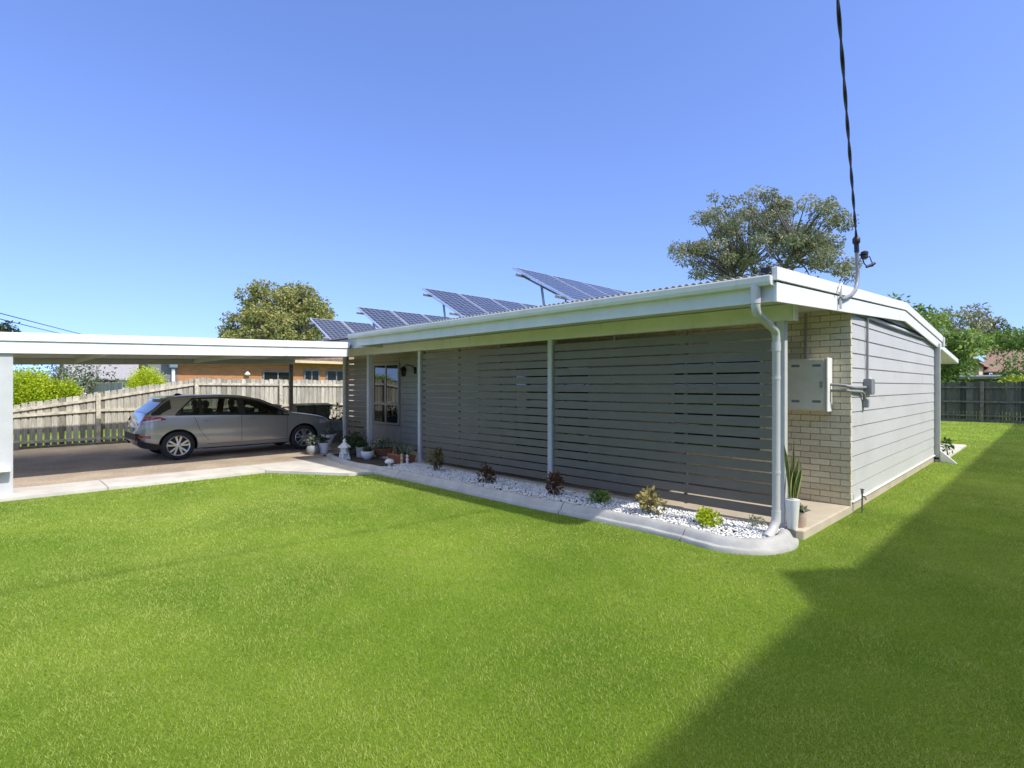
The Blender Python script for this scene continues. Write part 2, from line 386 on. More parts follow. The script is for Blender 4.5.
def tree(name, label, cat, base, h, width, crown_h, leafmat, bark, group=None, nclump=60, per=90, leaf=0.2, aspect=0.45, clump_r=(0.7, 1.3), seed=1, trunk_r=0.25, droop=0.3, shape=1.0, lobes=None, tone=0.5, depth=None):
    """trunk forking into limbs that carry leaf clumps through an uneven crown"""
    random.seed(seed)
    root = thing(name, label, cat, base, group=group)
    bx, by, bz = base
    cz = bz + h - crown_h / 2
    dep = depth or width
    clumps = []
    tries = 0
    while len(clumps) < nclump and tries < 4000:
        tries += 1
        if lobes:
            lo = random.choice(lobes); u = [random.gauss(0, 0.5) for _ in range(3)]
            x = (lo[0] + u[0] * lo[2]) * width / 2; z = (lo[1] + u[2] * lo[2]) * crown_h / 2; y = u[1] * 0.8 * dep / 2
            ok = abs(u[0]) < 1 and abs(u[2]) < 1 and abs(u[1]) < 1.1
        else:
            u = Vector((random.uniform(-1, 1), random.uniform(-1, 1), random.uniform(-1, 1)))
            ok = 0.35 < u.length < 1; x = u.x * width / 2; y = u.y * dep / 2; z = u.z * crown_h / 2 * (1 - 0.25 * abs(u.x) * shape)
        if not ok: continue
        r = random.uniform(*clump_r)
        if z + r * 0.7 > crown_h / 2: z = crown_h / 2 - r * 0.7
        clumps.append(((bx + x, by + y, cz + z), (r, r, r * 0.75), min(1, max(0, random.gauss(tone, 0.16)))))
    # wood
    w = MB(); fork = Vector((bx, by, bz + max(0.8, (h - crown_h) * 0.95)))
    pts = [Vector((bx, by, bz - 0.1)), Vector((bx + 0.06 * random.uniform(-1, 1), by, bz + (fork.z - bz) * 0.5)), fork]
    w.tube(pts, [trunk_r * 1.25, trunk_r, trunk_r * 0.85], 10)
    heads = []
    for k in range(6):
        a = 2 * math.pi * k / 6 + random.uniform(-0.4, 0.4)
        e = fork + Vector((math.cos(a) * width * 0.2, math.sin(a) * dep * 0.2, crown_h * random.uniform(0.25, 0.5)))
        mid = fork.lerp(e, 0.5) + Vector((random.uniform(-.2, .2), random.uniform(-.2, .2), 0.1))
        w.tube([fork - Vector((0, 0, 0.1)), mid, e], [trunk_r * 0.6, trunk_r * 0.42, trunk_r * 0.3], 7); heads.append((e, mid))
    for (c, r, t) in clumps:
        c = Vector(c); e = min((x for pr in heads for x in pr), key=lambda q: (q - c).length)
        mid = e.lerp(c, 0.5) + Vector((random.uniform(-.3, .3), random.uniform(-.3, .3), random.uniform(-0.3, 0.1))) * min(1, width / 8)
        w.tube([e, mid, c + Vector((0, 0, r[2] * 0.3))], [trunk_r * 0.26, trunk_r * 0.16, trunk_r * 0.06], 5)
    w.build('trunk', bark, root, smooth=True)
    P, T, O = crown_points(clumps, per)
    v, f, t = leaf_arrays(P, leaf, aspect, T, droop=droop, outdir=O * 0.5)
    np_mesh('crown', v, f, leafmat, t, root)
    return root

def bush(name, label, cat, base, size, leafmat, n=1500, leaf=0.05, aspect=0.5, group=None, stem=True, tone=0.5, seed=1, lumps=14, flat=False, bark=None):
    """rounded bush: lumps of leaves over short stems"""
    random.seed(seed)
    root = thing(name, label, cat, base, group=group); bx, by, bz = base; sx, sy, sz = size
    clumps = []
    for k in range(lumps):
        d = rand_dirs(1)[0]; d[2] = abs(d[2]) * 1.0 - 0.25
        c = (bx + d[0] * sx * 0.29, by + d[1] * sy * 0.29, bz + sz * 0.47 + d[2] * sz * 0.29)
        clumps.append((c, (sx * 0.25, sy * 0.25, sz * 0.25), min(1, max(0, random.gauss(tone, 0.13)))))
    per = n / sum(c[1][0] * c[1][1] for c in clumps)
    P, T, O = crown_points(clumps, per, 0.5)
    P[:, 2] = np.maximum(P[:, 2], bz + 0.01)
    v, f, t = leaf_arrays(P, leaf, aspect, T, outdir=O)
    w = MB()
    for k in range(7):
        c = random.choice(clumps)[0]
        w.tube([(bx + random.uniform(-.1, .1) * sx, by + random.uniform(-.1, .1) * sy, bz - 0.02), ((bx + c[0]) / 2, (by + c[1]) / 2, (bz + c[2]) / 2 + 0.02 * sz), c], [sz * 0.018, sz * 0.014, sz * 0.008], 5)
    w.build('stem', bark or M['bark'], root)
    np_mesh('foliage', v, f, leafmat, t, root)
    return root

def blades_mesh(mb, c, n, h, w, spread, bend=0.2, tone=(0, 1), seed=0, curl=0.0):
    """strap leaves rising from one point, into an MB"""
    rn = random.Random(seed)
    for k in range(n):
        a = rn.uniform(0, 2 * math.pi); hh = h * rn.uniform(0.65, 1.0); out = spread * rn.uniform(0.2, 1)
        dx, dy = math.cos(a), math.sin(a); px, py = -dy, dx; pv = []
        for i in range(6):
            u = i / 5; o = out * (u ** (1 + bend)); z = hh * u - curl * u * u * hh
            ww = w * (0.75 + 0.5 * u) * (1 if i < 4 else (0.6 if i == 4 else 0.04))
            tw = 0.3 * u; qx, qy = px * math.cos(tw) - dx * math.sin(tw), py * math.cos(tw) - dy * math.sin(tw)
            b = (c[0] + dx * (o + 0.02 * spread), c[1] + dy * (o + 0.02 * spread), c[2] + z)
            pv += [(b[0] + qx * ww / 2, b[1] + qy * ww / 2, b[2]), (b[0] + dx * ww * -.12, b[1] + dy * ww * -.12, b[2]), (b[0] - qx * ww / 2, b[1] - qy * ww / 2, b[2])]
        fs = []; t = rn.uniform(*tone)
        for i in range(5): fs += [(i * 3, i * 3 + 1, i * 3 + 4, i * 3 + 3), (i * 3 + 1, i * 3 + 2, i * 3 + 5, i * 3 + 4)]
        mb.add(pv, fs, t)
    return mb

# ================================================================== GROUND
g = MB(); g.add([(-500, -300, 0), (300, -300, 0), (300, 600, 0), (-500, 600, 0)], [(0, 1, 2, 3)])
struct(g.build('lawn', M['lawn']))
d = MB(); d.cbox(-18.95, -11.656, -9, 10.2, -0.1, 0.046, 0.008)
struct(d.build('driveway', M['drive']))
# concrete strip beside the lawn, turning to the verandah; joints cut it in slabs
pa = MB()
ys = [-9, -6.4, -3.8, -1.2, 1.4, 3.85]
for y0, y1 in zip(ys[:-1], ys[1:]): pa.cbox(-11.65, -10.72, y0 + 0.004, y1 - 0.004, -0.1, 0.052, 0.006)
pa.prism([(-11.65, 3.854), (-10.72, 3.854), (-9.25, 4.83), (-9.15, 5.26), (-10.0, 5.28), (-11.2, 5.40), (-11.65, 5.55)], 'z', -0.1, 0.05)
struct(pa.build('concrete_path', M['concrete'], bevel=0.0))
sl = MB()
sl.prism([(-2.0, 6.33), (-1.93, 6.36), (-1.9, 8.1), (-1.9, 8.3), (-16, 8.3), (-16, 6.33)], 'z', -0.1, 0.10)
struct(sl.build('verandah_floor', M['porch'], bevel=0.012))
pt = MB(); pt.cbox(-9, -1.75, 15.05, 19.4, -0.1, 0.05, 0.01)
struct(pt.build('patio_floor', M['concrete']))
bs = MB(); bs.prism([(-2.15, 5.62), (-2.05, 6.3), (-12.0, 6.3), (-12.0, 5.6), (-10, 5.42), (-6.5, 5.46), (-3.6, 5.54), (-2.7, 5.5)], 'z', -0.05, 0.07)
struct(bs.build('bed_soil', M['soil']))

# ------------------------------------------------------------------ grass blades
def grass():
    a = R(45.5); ca, sa = math.cos(a), math.sin(a)
    V = []; T = []
    def zone(d0, d1, dens, h, w):
        # candidates in a camera-facing sector that is wider than the view, so a step aside still shows grass
        half = 1.25
        area = half * 2 * (d1 ** 2 - d0 ** 2) / 2
        n = int(dens * area * 1.05)
        dd = np.sqrt(RNG.uniform(d0 ** 2, d1 ** 2, n)); rr = dd * RNG.uniform(-half, half, n)
        x = rr * ca - dd * sa; y = rr * sa + dd * ca
        keep = (x > -10.70) & (x < 5.2) & (y < 33.2) & (y > -6)
        # house, kerb, path
        house = (x < -1.86) & (y > 6.3) & (y < 15.1)
        patio = (x < -1.74) & (x > -9.1) & (y > 15) & (y < 19.5)
        kerb_y = np.interp(x, [-12, -11.7, -10, -9.2, -5.8, -3.7, -2.9, -2.4, -2.0, -1.9], [5.4, 5.44, 5.25, 5.3, 5.28, 5.36, 5.32, 5.2, 5.5, 6.0])
        bed = (x < -1.88) & (y > kerb_y + 0.02) & (y < 7)
        pathx = (x < -9.2) & (y > 3.87 + (x + 10.72) * 0.664)
        keep &= ~(house | patio | bed | pathx) & ~((x < -1.86) & (y > 14.9) & (x < -9))
        x, y = x[keep], y[keep]; m = len(x)
        low = 0.5 + 0.5 * np.sin(x * 1.1 + 2.0 * np.sin(y * 0.5)) * np.sin(y * 0.9 + 1.3 * np.sin(x * 0.7))
        fine = 0.5 + 0.5 * np.sin(x * 7.3 + 3 * np.sin(y * 3.1)) * np.sin(y * 6.1 + 2 * np.sin(x * 4.3))
        hh = h * RNG.uniform(0.5, 1.2, m) * (0.8 + 0.4 * fine); ww = w * RNG.uniform(0.6, 1.3, m)
        th = RNG.uniform(0, 2 * np.pi, m); le = RNG.uniform(0, 2 * np.pi, m); ln = hh * RNG.uniform(0.2, 1.1, m)
        bx = np.cos(th) * ww / 2; by = np.sin(th) * ww / 2
        p0 = np.stack([x - bx, y - by, np.zeros(m)], 1); p1 = np.stack([x + bx, y + by, np.zeros(m)], 1)
        p2 = np.stack([x + np.cos(le) * ln, y + np.sin(le) * ln, hh], 1)
        V.append(np.stack([p0, p1, p2], 1).reshape(-1, 3))
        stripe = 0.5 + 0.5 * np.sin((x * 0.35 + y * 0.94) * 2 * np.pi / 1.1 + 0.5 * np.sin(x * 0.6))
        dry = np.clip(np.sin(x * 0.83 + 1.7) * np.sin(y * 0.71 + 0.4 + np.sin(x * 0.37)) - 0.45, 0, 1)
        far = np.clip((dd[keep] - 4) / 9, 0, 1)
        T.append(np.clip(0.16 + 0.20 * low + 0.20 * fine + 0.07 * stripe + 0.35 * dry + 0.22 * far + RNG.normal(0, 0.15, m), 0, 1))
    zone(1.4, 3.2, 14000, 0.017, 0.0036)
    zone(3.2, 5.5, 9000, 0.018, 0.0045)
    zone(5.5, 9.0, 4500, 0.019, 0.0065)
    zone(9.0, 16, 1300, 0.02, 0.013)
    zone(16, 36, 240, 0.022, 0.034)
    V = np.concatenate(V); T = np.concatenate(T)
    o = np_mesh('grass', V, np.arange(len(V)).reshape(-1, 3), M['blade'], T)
    o['kind'] = 'stuff'; o['label'] = 'short mown green grass covering the front and side yard'; o['category'] = 'grass'
grass()

# ================================================================== GARDEN BED
def kerb():
    out = [(-11.9, 5.56), (-11.2, 5.36), (-10.2, 5.22), (-9.2, 5.28), (-7.6, 5.32), (-6.2, 5.31), (-5.0, 5.32), (-4.2, 5.38), (-3.4, 5.40), (-2.86, 5.36), (-2.5, 5.30), (-2.2, 5.36), (-1.97, 5.58), (-1.88, 5.92), (-1.93, 6.2)]
    # smooth the path
    P = [Vector((x, y, 0)) for x, y in out]; Q = []
    for i in range(len(P) - 1):
        p0, p1, p2, p3 = P[max(i - 1, 0)], P[i], P[i + 1], P[min(i + 2, len(P) - 1)]
        for k in range(8):
            t = k / 8; Q.append(0.5 * ((2 * p1) + (p2 - p0) * t + (2 * p0 - 5 * p1 + 4 * p2 - p3) * t * t + (3 * p1 - p0 - 3 * p2 + p3) * t ** 3))
    Q.append(P[-1])
    prof = [(0, -0.05), (0.0, 0.025), (0.012, 0.045), (0.055, 0.052), (0.068, 0.075), (0.088, 0.110), (0.115, 0.128), (0.155, 0.13), (0.185, 0.114), (0.20, 0.08), (0.20, -0.05)]
    root = thing('garden_kerb', 'rolled grey concrete kerb curving along the lawn edge of the white pebble bed', 'kerb', (-5, 5.4, 0))
    cuts = [0, 28, 52, 72, len(Q) - 1]; cuts = [c for c in cuts]
    for a0, a1 in zip(cuts[:-1], cuts[1:]):
        mb = MB(); n = len(prof); vs = []; fs = []; idx = list(range(a0, a1 + 1))
        for j, i in enumerate(idx):
            tdir = (Q[min(i + 1, len(Q) - 1)] - Q[max(i - 1, 0)]).normalized(); nn = Vector((-tdir.y, tdir.x, 0)); p = Q[i].copy()
            if j == 0 and a0 > 0: p += tdir * 0.006
            if j == len(idx) - 1 and a1 < len(Q) - 1: p -= tdir * 0.006
            endk = 1.0
            for u, z in prof:
                q = p + nn * u * endk; vs.append((q.x, q.y, z + 0.003 * math.sin(i * 0.9)))
        for j in range(len(idx) - 1):
            for k in range(n): fs.append((j * n + k, j * n + (k + 1) % n, (j + 1) * n + (k + 1) % n, (j + 1) * n + k))
        fs.append(tuple(range(n))); fs.append(tuple((len(idx) - 1) * n + k for k in range(n)))
        mb.add(vs, fs); mb.build('kerb_section', M['kerb'], root, smooth=True)
kerb()

def pebbles():
    bm = bmesh.new(); bmesh.ops.create_icosphere(bm, subdivisions=1, radius=1)
    bv = np.array([v.co[:] for v in bm.verts]); bf = np.array([[v.index for v in f.verts] for f in bm.faces]); bm.free()
    n = 15000
    x = -2.12 - RNG.uniform(0, 1, n) ** 1.15 * 7.15; y0 = np.interp(x, [-9.4, -8.6, -6.2, -5, -4.2, -3.4, -2.9, -2.5, -2.2], [5.52, 5.49, 5.50, 5.50, 5.57, 5.58, 5.54, 5.50, 5.62])
    y = y0 + (6.32 - y0) * RNG.uniform(0, 1, n)
    layer = RNG.uniform(0, 1, n)
    heap = 0.03 * np.sin(np.pi * (y - y0) / (6.33 - y0))
    z = 0.072 + 0.028 * layer + heap * RNG.uniform(0.3, 1, n)
    s = RNG.uniform(0.007, 0.0155, n)
    sc = np.stack([s * RNG.uniform(0.8, 1.4, n), s * RNG.uniform(0.8, 1.3, n), s * RNG.uniform(0.5, 0.9, n)], 1)
    th = RNG.uniform(0, 2 * np.pi, n); c, si = np.cos(th), np.sin(th)
    v = bv[None] * sc[:, None, :]
    vx = v[..., 0] * c[:, None] - v[..., 1] * si[:, None]; vy = v[..., 0] * si[:, None] + v[..., 1] * c[:, None]
    ti = RNG.normal(0, 0.4, (n, 1)); vz = v[..., 2] + vx * ti * 0.4
    W = np.stack([vx + x[:, None], vy + y[:, None], vz + z[:, None]], -1).reshape(-1, 3)
    F = (bf[None] + (np.arange(n) * len(bv))[:, None, None]).reshape(-1, 3)
    T = np.repeat(np.clip(RNG.normal(0.6, 0.25, n), 0, 1), len(bf))
    o = np_mesh('white_pebbles', W, F, M['pebble'], T, smooth=True)
    o['kind'] = 'stuff'; o['label'] = 'white decorative pebbles filling the garden bed behind the kerb'; o['category'] = 'pebbles'
pebbles()

G_SH = 'shrubs planted in the pebble bed'
bush('variegated_shrub', 'tallest slim olive brown shrub at the left end of the white pebble bed', 'shrub', (-8.05, 5.92, 0.08), (0.26, 0.26, 0.54), M['leaf_croton'], 330, 0.06, 0.5, G_SH, tone=0.15, seed=3, lumps=9)
bush('dark_shrub', 'small dark red brown shrub in white pebbles in front of the middle slatted screen', 'shrub', (-6.48, 5.78, 0.08), (0.27, 0.27, 0.34), M['leaf_red'], 300, 0.06, 0.45, G_SH, tone=0.3, seed=4, lumps=8)
bush('red_shrub', 'small upright red leaved shrub in front of the middle verandah post', 'shrub', (-5.05, 5.84, 0.08), (0.22, 0.22, 0.42), M['leaf_red'], 360, 0.06, 0.45, G_SH, tone=0.62, seed=5, lumps=8)
bush('low_shrub', 'low dark green shrub at the edge of sun and shade on the pebbles', 'shrub', (-4.30, 5.88, 0.08), (0.28, 0.26, 0.20), M['leaf_mango'], 400, 0.055, 0.4, G_SH, tone=0.7, seed=6, lumps=8)
bush('croton_shrub', 'yellow and bronze variegated shrub in sunlit white pebbles', 'shrub', (-3.50, 5.82, 0.08), (0.30, 0.28, 0.37), M['leaf_croton'], 260, 0.07, 0.5, G_SH, tone=0.6, seed=7, lumps=9)
bush('round_shrub', 'bright lime green clipped round shrub nearest the corner downpipe', 'shrub', (-2.76, 5.82, 0.08), (0.27, 0.26, 0.22), M['leaf_lime'], 900, 0.035, 0.55, G_SH, tone=0.45, seed=8, lumps=16)
bush('weed_sprig', 'tiny sprig of small green leaves beside the foot of the corner downpipe', 'plant', (-2.36, 6.12, 0.09), (0.24, 0.20, 0.14), M['leaf_grey'], 90, 0.035, 0.5, None, tone=0.4, seed=9, lumps=6)

# ================================================================== THE HOUSE
XW, XL = -1.90, -15.2          # side wall faces
YF, YB = 8.10, 14.95           # front and back wall faces
YP = 6.45                      # line of posts
house = thing('brick_house', 'low cream brick and grey weatherboard house with white fascia and slatted front verandah', 'house', (-8.5, 11.5, 0))

# real bricks where the corner is seen close
def bricks():
    mb = MB(); x1 = XW; x0 = -4.4
    nrow = 31; ph = 0.0845
    for r in range(nrow):
        z0 = 0.10 + r * ph; off = 0 if r % 2 == 0 else 0.12
        x = x1 + 0.006
        first = True
        while x > x0:
            L = (0.115 if (first and off) else 0.235)
            xa, xb = x - L, x
            j = RNG.normal(0, 0.0012, 4)
            mb.cbox(max(xa, x0), xb + (0.004 if first and r % 2 else 0), YF + j[0], YF + 0.06, z0 + 0.005 + j[1] * .5, z0 + ph - 0.005, 0.003, float(np.clip(RNG.normal(0.5, 0.22), 0, 1)))
            x = xa - 0.009; first = False
    mb.build('brick_corner', M['brick'], house)
    mo = MB(); mo.box(x0, x1 - 0.006, YF + 0.008, YF + 0.055, 0.1, 0.1 + nrow * ph + 0.05); mo.build('mortar', M['mortar'], house)
bricks()
w = MB(); w.box(XL, -4.402, YF, YF + 0.1, 0.1, 2.66); w.build('front_wall', M['brick_far'], house)
w = MB(); w.box(XL, XW - 0.1, YB - 0.1, YB, 0, 2.6); w.box(XL, XL + 0.1, YF + 0.1, YB - 0.1, 0, 2.7); w.build('rear_wall', M['brick_far'], house)
w = MB(); w.box(-2.0, -1.93, YF + 0.062, YB, 0.0, 0.14); w.cbox(-1.93, -1.905, YF + 0.062, YB + 0.0, 0.0, 0.135, 0.004)
w.build('slab_edge', M['porch'], house)
# side wall boards
b = MB(); pitch = 0.1966; z = 0.155; k = 0
ridge_y = 11.34
def roof_under(y): return 2.545 + (y - 5.28) / (ridge_y - 5.28) * 0.34 if y < ridge_y else 2.885 - (y - ridge_y) / (15.57 - ridge_y) * 0.33
while z < 2.52:
    z1 = z + pitch
    b.prism([(-1.93, z), (-1.899, z), (-1.895, z + 0.004), (-1.902, z1 - 0.013), (-1.914, z1 - 0.009), (-1.914, z1), (-1.93, z1)], 'y', YF + 0.063, YB)
    z = z1
b.build('side_weatherboards', M['board_paint'], house)
b = MB()
b.prism([(YF + 0.063, z + 0.015), (YB, z + 0.015), (YB, roof_under(YB) + 0.03), (ridge_y, roof_under(ridge_y) + 0.03), (YF + 0.063, roof_under(YF) + 0.03)], 'x', -1.93, -1.903)
b.build('gable_infill', M['board_paint'], house)
b = MB(); b.box(-1.93, -1.91, YF + 0.063, YB, z - 0.01, z + 0.03); b.build('gable_flashing', M['conduit'], house)
b = MB(); b.cbox(-1.91, -1.872, YF + 0.06, YB + 0.02, 0.135, 0.154, 0.003); b.build('base_trim', M['white_paint'], house)
b = MB(); b.box(-2.6, -1.935, YF + 0.062, YB - 0.11, 0.1, 2.6); b.build('wall_core', M['dark_gap'], house)

# front wall cladding panels behind the entry and the far screen
b = MB(); zz = 0.12
while zz < 2.4:
    b.prism([(YF - 0.004, zz), (YF - 0.028, zz), (YF - 0.022, zz + 0.14), (YF - 0.012, zz + 0.143), (YF - 0.004, zz + 0.152)], 'x', -12.55, -9.3); zz += 0.152
b.build('front_weatherboards', M['plank_wall'], house)
b = MB(); b.box(-14.3, -12.56, YF - 0.03, YF - 0.004, 0.12, 0.57); b.build('window_panel', M['panel_wall'], house)

def window(x0, x1, z0, z1, y, mull=1, rail=None, grille=None):
    f = MB(); t = 0.055; yy0, yy1 = y - 0.05, y - 0.005
    f.cbox(x0, x1, yy0, yy1, z1 - t, z1, 0.005); f.cbox(x0, x1, yy0 - 0.02, yy1, z0, z0 + t, 0.005)
    f.cbox(x0, x0 + t, yy0, yy1, z0 + t, z1 - t, 0.005); f.cbox(x1 - t, x1, yy0, yy1, z0 + t, z1 - t, 0.005)
    for k in range(1, mull + 1):
        xm = x0 + (x1 - x0) * k / (mull + 1); f.cbox(xm - 0.025, xm + 0.025, yy0 + 0.004, yy1, z0 + t, z1 - t, 0.005)
    if rail: f.cbox(x0 + t, x1 - t, yy0 + 0.003, yy1, rail - 0.03, rail + 0.03, 0.005)
    o = f.build('window', M['frame_paint'], house)
    p = MB(); p.box(x0 + t, x1 - t, y - 0.03, y - 0.012, z0 + t, z1 - t); p.build('pane', M['glass'], o)
    if grille:
        q = MB()
        for i in range(int((x1 - x0 - 2 * t) / 0.09)): q.tube([(x0 + t + 0.045 + i * 0.09, y - 0.045, z0 + t), (x0 + t + 0.045 + i * 0.09, y - 0.045, grille)], 0.006, 4)
        for i in range(int((grille - z0 - t) / 0.09)): q.tube([(x0 + t, y - 0.048, z0 + t + 0.05 + i * 0.09), (x1 - t, y - 0.048, z0 + t + 0.05 + i * 0.09)], 0.006, 4)
        q.build('grille', M['frame_paint'], o)
window(-13.98, -12.62, 0.60, 2.32, YF, 1, 1.17)
window(-4.46, -2.98, 0.62, 2.24, YF, 1, None)
window(-8.15, -6.10, 0.12, 2.22, YF, 1, None)

# roof: corrugated sheets, two slopes
def roof():
    mb = MB(); x0, x1 = -16.1, -1.87; n = int((x1 - x0) / 0.076 * 6); vs = []; fs = []
    rows = [(5.20, 2.731), (8.2, 2.915), (ridge_y, 3.085), (13.5, 2.94), (15.62, 2.79)]
    for (y, zc) in rows:
        for i in range(n + 1):
            x = x0 + (x1 - x0) * i / n; yy = y
            if x < -9.86 and y < 5.5: yy = 5.72
            vs.append((x, yy, zc + (yy - y) * 0.055 + 0.012 * math.sin(2 * math.pi * i / 6)))
    for r in range(len(rows) - 1):
        for i in range(n): a = r * (n + 1) + i; fs.append((a, a + 1, a + n + 2, a + n + 1))
    mb.add(vs, fs); o = mb.build('roof', M['zinc'], house, smooth=True)
    s = o.modifiers.new('thick', 'SOLIDIFY'); s.thickness = 0.004
    c = MB(); c.tube([(x0, ridge_y, 3.092), (x1, ridge_y, 3.092)], 0.05, 8); c.build('ridge_cap', M['zinc'], o)
roof()
q = MB(); q.box(-1.955, -1.872, 5.205, 5.29, 2.714, 2.79); q.build('sheet_end_shade', M['black'], house)  # black block stands in for the shaded hollow at the roof sheet end
def gutter_prof(y, z):     # front edge at y, top at z
    return [(y, z), (y - 0.004, z - 0.012), (y + 0.002, z - 0.06), (y + 0.018, z - 0.092), (y + 0.11, z - 0.092), (y + 0.11, z - 0.02), (y + 0.104, z - 0.02), (y + 0.104, z - 0.086), (y + 0.022, z - 0.086), (y + 0.008, z - 0.06), (y + 0.004, z - 0.012), (y + 0.004, z)]
q = MB(); q.prism(gutter_prof(5.16, 2.712), 'x', -9.95, -1.86)
q.prism([(5.162, 2.71), (5.165, 2.66), (5.18, 2.622), (5.268, 2.622), (5.268, 2.71)], 'x', -1.862, -1.855)
q.build('gutter', M['gutter_paint'], house)
q = MB(); q.box(-9.78, -1.862, 5.272, 5.30, 2.475, 2.69); q.build('front_fascia', M['gutter_paint'], house, bevel=0.003)
q = MB(); q.box(-9.80, -9.782, 5.302, 5.86, 2.475, 2.70); q.box(-16.1, -9.80, 5.83, 5.86, 2.52, 2.735); q.build('return_fascia', M['post_paint'], house)
# barge: lower board and upper capping, both slopes
q = MB()
for pts in ([(5.272, 2.47), (ridge_y, 2.80), (15.50, 2.50), (15.50, 2.665), (ridge_y, 2.975), (5.272, 2.652)],):
    q.prism(pts, 'x', -1.862, -1.832)
q.build('barge_board', M['white_paint'], house, bevel=0.003)
q = MB()
q.prism([(5.235, 2.668), (ridge_y, 2.992), (15.58, 2.68), (15.58, 2.82), (ridge_y, 3.125), (5.30, 2.795), (5.235, 2.79)], 'x', -1.868, -1.815)
q.build('barge_capping', M['white_paint'], house, bevel=0.003)
q = MB(); q.box(-16.1, -1.865, 15.5, 15.53, 2.5, 2.7); q.prism(gutter_prof(15.53, 2.74), 'x', -16.1, -1.868); q.build('rear_gutter', M['gutter_paint'], house)
# far rake + soffits / verandah ceiling
q = MB(); q.prism([(5.83, 2.45), (ridge_y, 2.80), (15.50, 2.50), (15.50, 2.8), (ridge_y, 3.11), (5.83, 2.82)], 'x', -16.13, -16.1); q.build('far_barge', M['white_paint'], house)
q = MB()
def slab(x0, x1, y0, y1, dz=0.0):
    q.hexa([(x0, y0, roof_under(y0) + dz), (x1, y0, roof_under(y0) + dz), (x1, y1, roof_under(y1) + dz), (x0, y1, roof_under(y1) + dz)],
           [(x0, y0, roof_under(y0) + dz + 0.012), (x1, y0, roof_under(y0) + dz + 0.012), (x1, y1, roof_under(y1) + dz + 0.012), (x0, y1, roof_under(y1) + dz + 0.012)])
slab(-9.78, -1.866, 5.305, YF - 0.003, 0.0); slab(-16.09, -9.785, 5.865, YF - 0.003, 0.0); slab(-16.09, XL, YF, ridge_y, 0); slab(-1.9, -1.866, YF, ridge_y, -0.0)
slab(-1.9, -1.866, ridge_y, 15.49); slab(-16.09, -1.9, YB + 0.002, 15.49, 0)
q.build('soffit', M['soffit'], house)

# verandah beam and posts
q = MB(); q.cbox(-12.6, -2.06, YP - 0.045, YP + 0.045, 2.415, 2.60, 0.004); q.build('verandah_beam', M['gutter_paint'], house)
q = MB(); q.cbox(-2.056, -2.03, YP - 0.05, YP + 0.05, 2.41, 2.60, 0.004); q.build('beam_end_cap', M['white_paint'], house)
for x in (-2.185, -5.66, -9.27, -11.36, -12.55):
    q = MB(); q.cbox(x - 0.045, x + 0.045, YP - 0.05, YP + 0.045, 0.05 if x > -8 else 0.09, 2.414, 0.005)
    q.cbox(x - 0.07, x + 0.07, YP - 0.075, YP + 0.07, 0.08, 0.115, 0.003)
    q.build('verandah_post', M['post_paint'], house)
def screen(x0, x1):
    mb = MB(); p = 0.1285; z = 0.175
    for k in range(17):
        j = RNG.normal(0, 0.0012)
        mb.cbox(x0, x1, YP - 0.012 + j, YP + 0.012 + j, z, z + 0.1085, 0.0025); z += p
    o = mb.build('slat_screen', M['slat_paint'], house)
    c = MB(); n = max(1, round((x1 - x0) / 1.1))
    for i in range(n + 1):
        xx = x0 + 0.03 + (x1 - x0 - 0.06) * i / n; c.box(xx - 0.02, xx + 0.02, YP + 0.0145, YP + 0.045, 0.16, 2.40)
    c.build('batten', M['slat_paint'], o)
screen(-5.61, -2.235); screen(-9.22, -5.71); screen(-12.50, -11.41)

# downpipes
def corner_pipe():
    q = MB()
    q.tube([(-2.00, 5.205, 2.65), (-2.00, 5.205, 2.44), (-2.003, 5.22, 2.40), (-2.01, 5.27, 2.372), (-2.075, 5.88, 2.275), (-2.083, 5.95, 2.25), (-2.085, 5.98, 2.19), (-2.085, 5.98, 0.30)], 0.041, 16)
    q.tube([(-2.085, 5.98, 2.14), (-2.085, 5.98, 2.05)], 0.0455, 16); q.tube([(-2.00, 5.205, 2.645), (-2.00, 5.205, 2.46)], 0.046, 16)
    q.tube([(-2.085, 5.98, 0.36), (-2.085, 5.98, 0.25), (-2.10, 5.91, 0.16), (-2.115, 5.80, 0.10)], 0.047, 16)
    o = q.build('corner_downpipe', M['pipe'], house, smooth=True)
    for zz in (0.75, 1.75):
        c = MB(); c.tube([(-2.085, 5.98, zz), (-2.085, 5.98, zz + 0.03)], 0.0445, 16); c.build('pipe_bracket', M['pipe'], o)
corner_pipe()
q = MB(); q.cbox(-1.955, -1.80, 15.0, 15.09, 0.05, 2.62, 0.008); q.hexa([(-1.94, 15.0, 0.0), (-1.81, 15.0, 0.0), (-1.81, 15.08, 0.0), (-1.94, 15.08, 0.0)], [(-1.94, 15.0, 0.1), (-1.81, 15.0, 0.1), (-1.81, 15.08, 0.1), (-1.94, 15.08, 0.1)])
q.build('rear_downpipe', M['post_paint'], house)
q = MB(); q.hexa([(-1.79, 14.98, -0.01), (-1.5, 14.86, -0.01), (-1.5, 14.92, -0.01), (-1.79, 15.06, -0.01)], [(-1.79, 14.98, 0.26), (-1.5, 14.86, 0.015), (-1.5, 14.92, 0.015), (-1.79, 15.06, 0.26)]); q.build('pipe_shoe', M['white_paint'], house)
q = MB(); q.cbox(-1.98, -1.80, 15.54, 15.78, 2.58, 2.80, 0.008); q.build('rainhead', M['gutter_paint'], house)

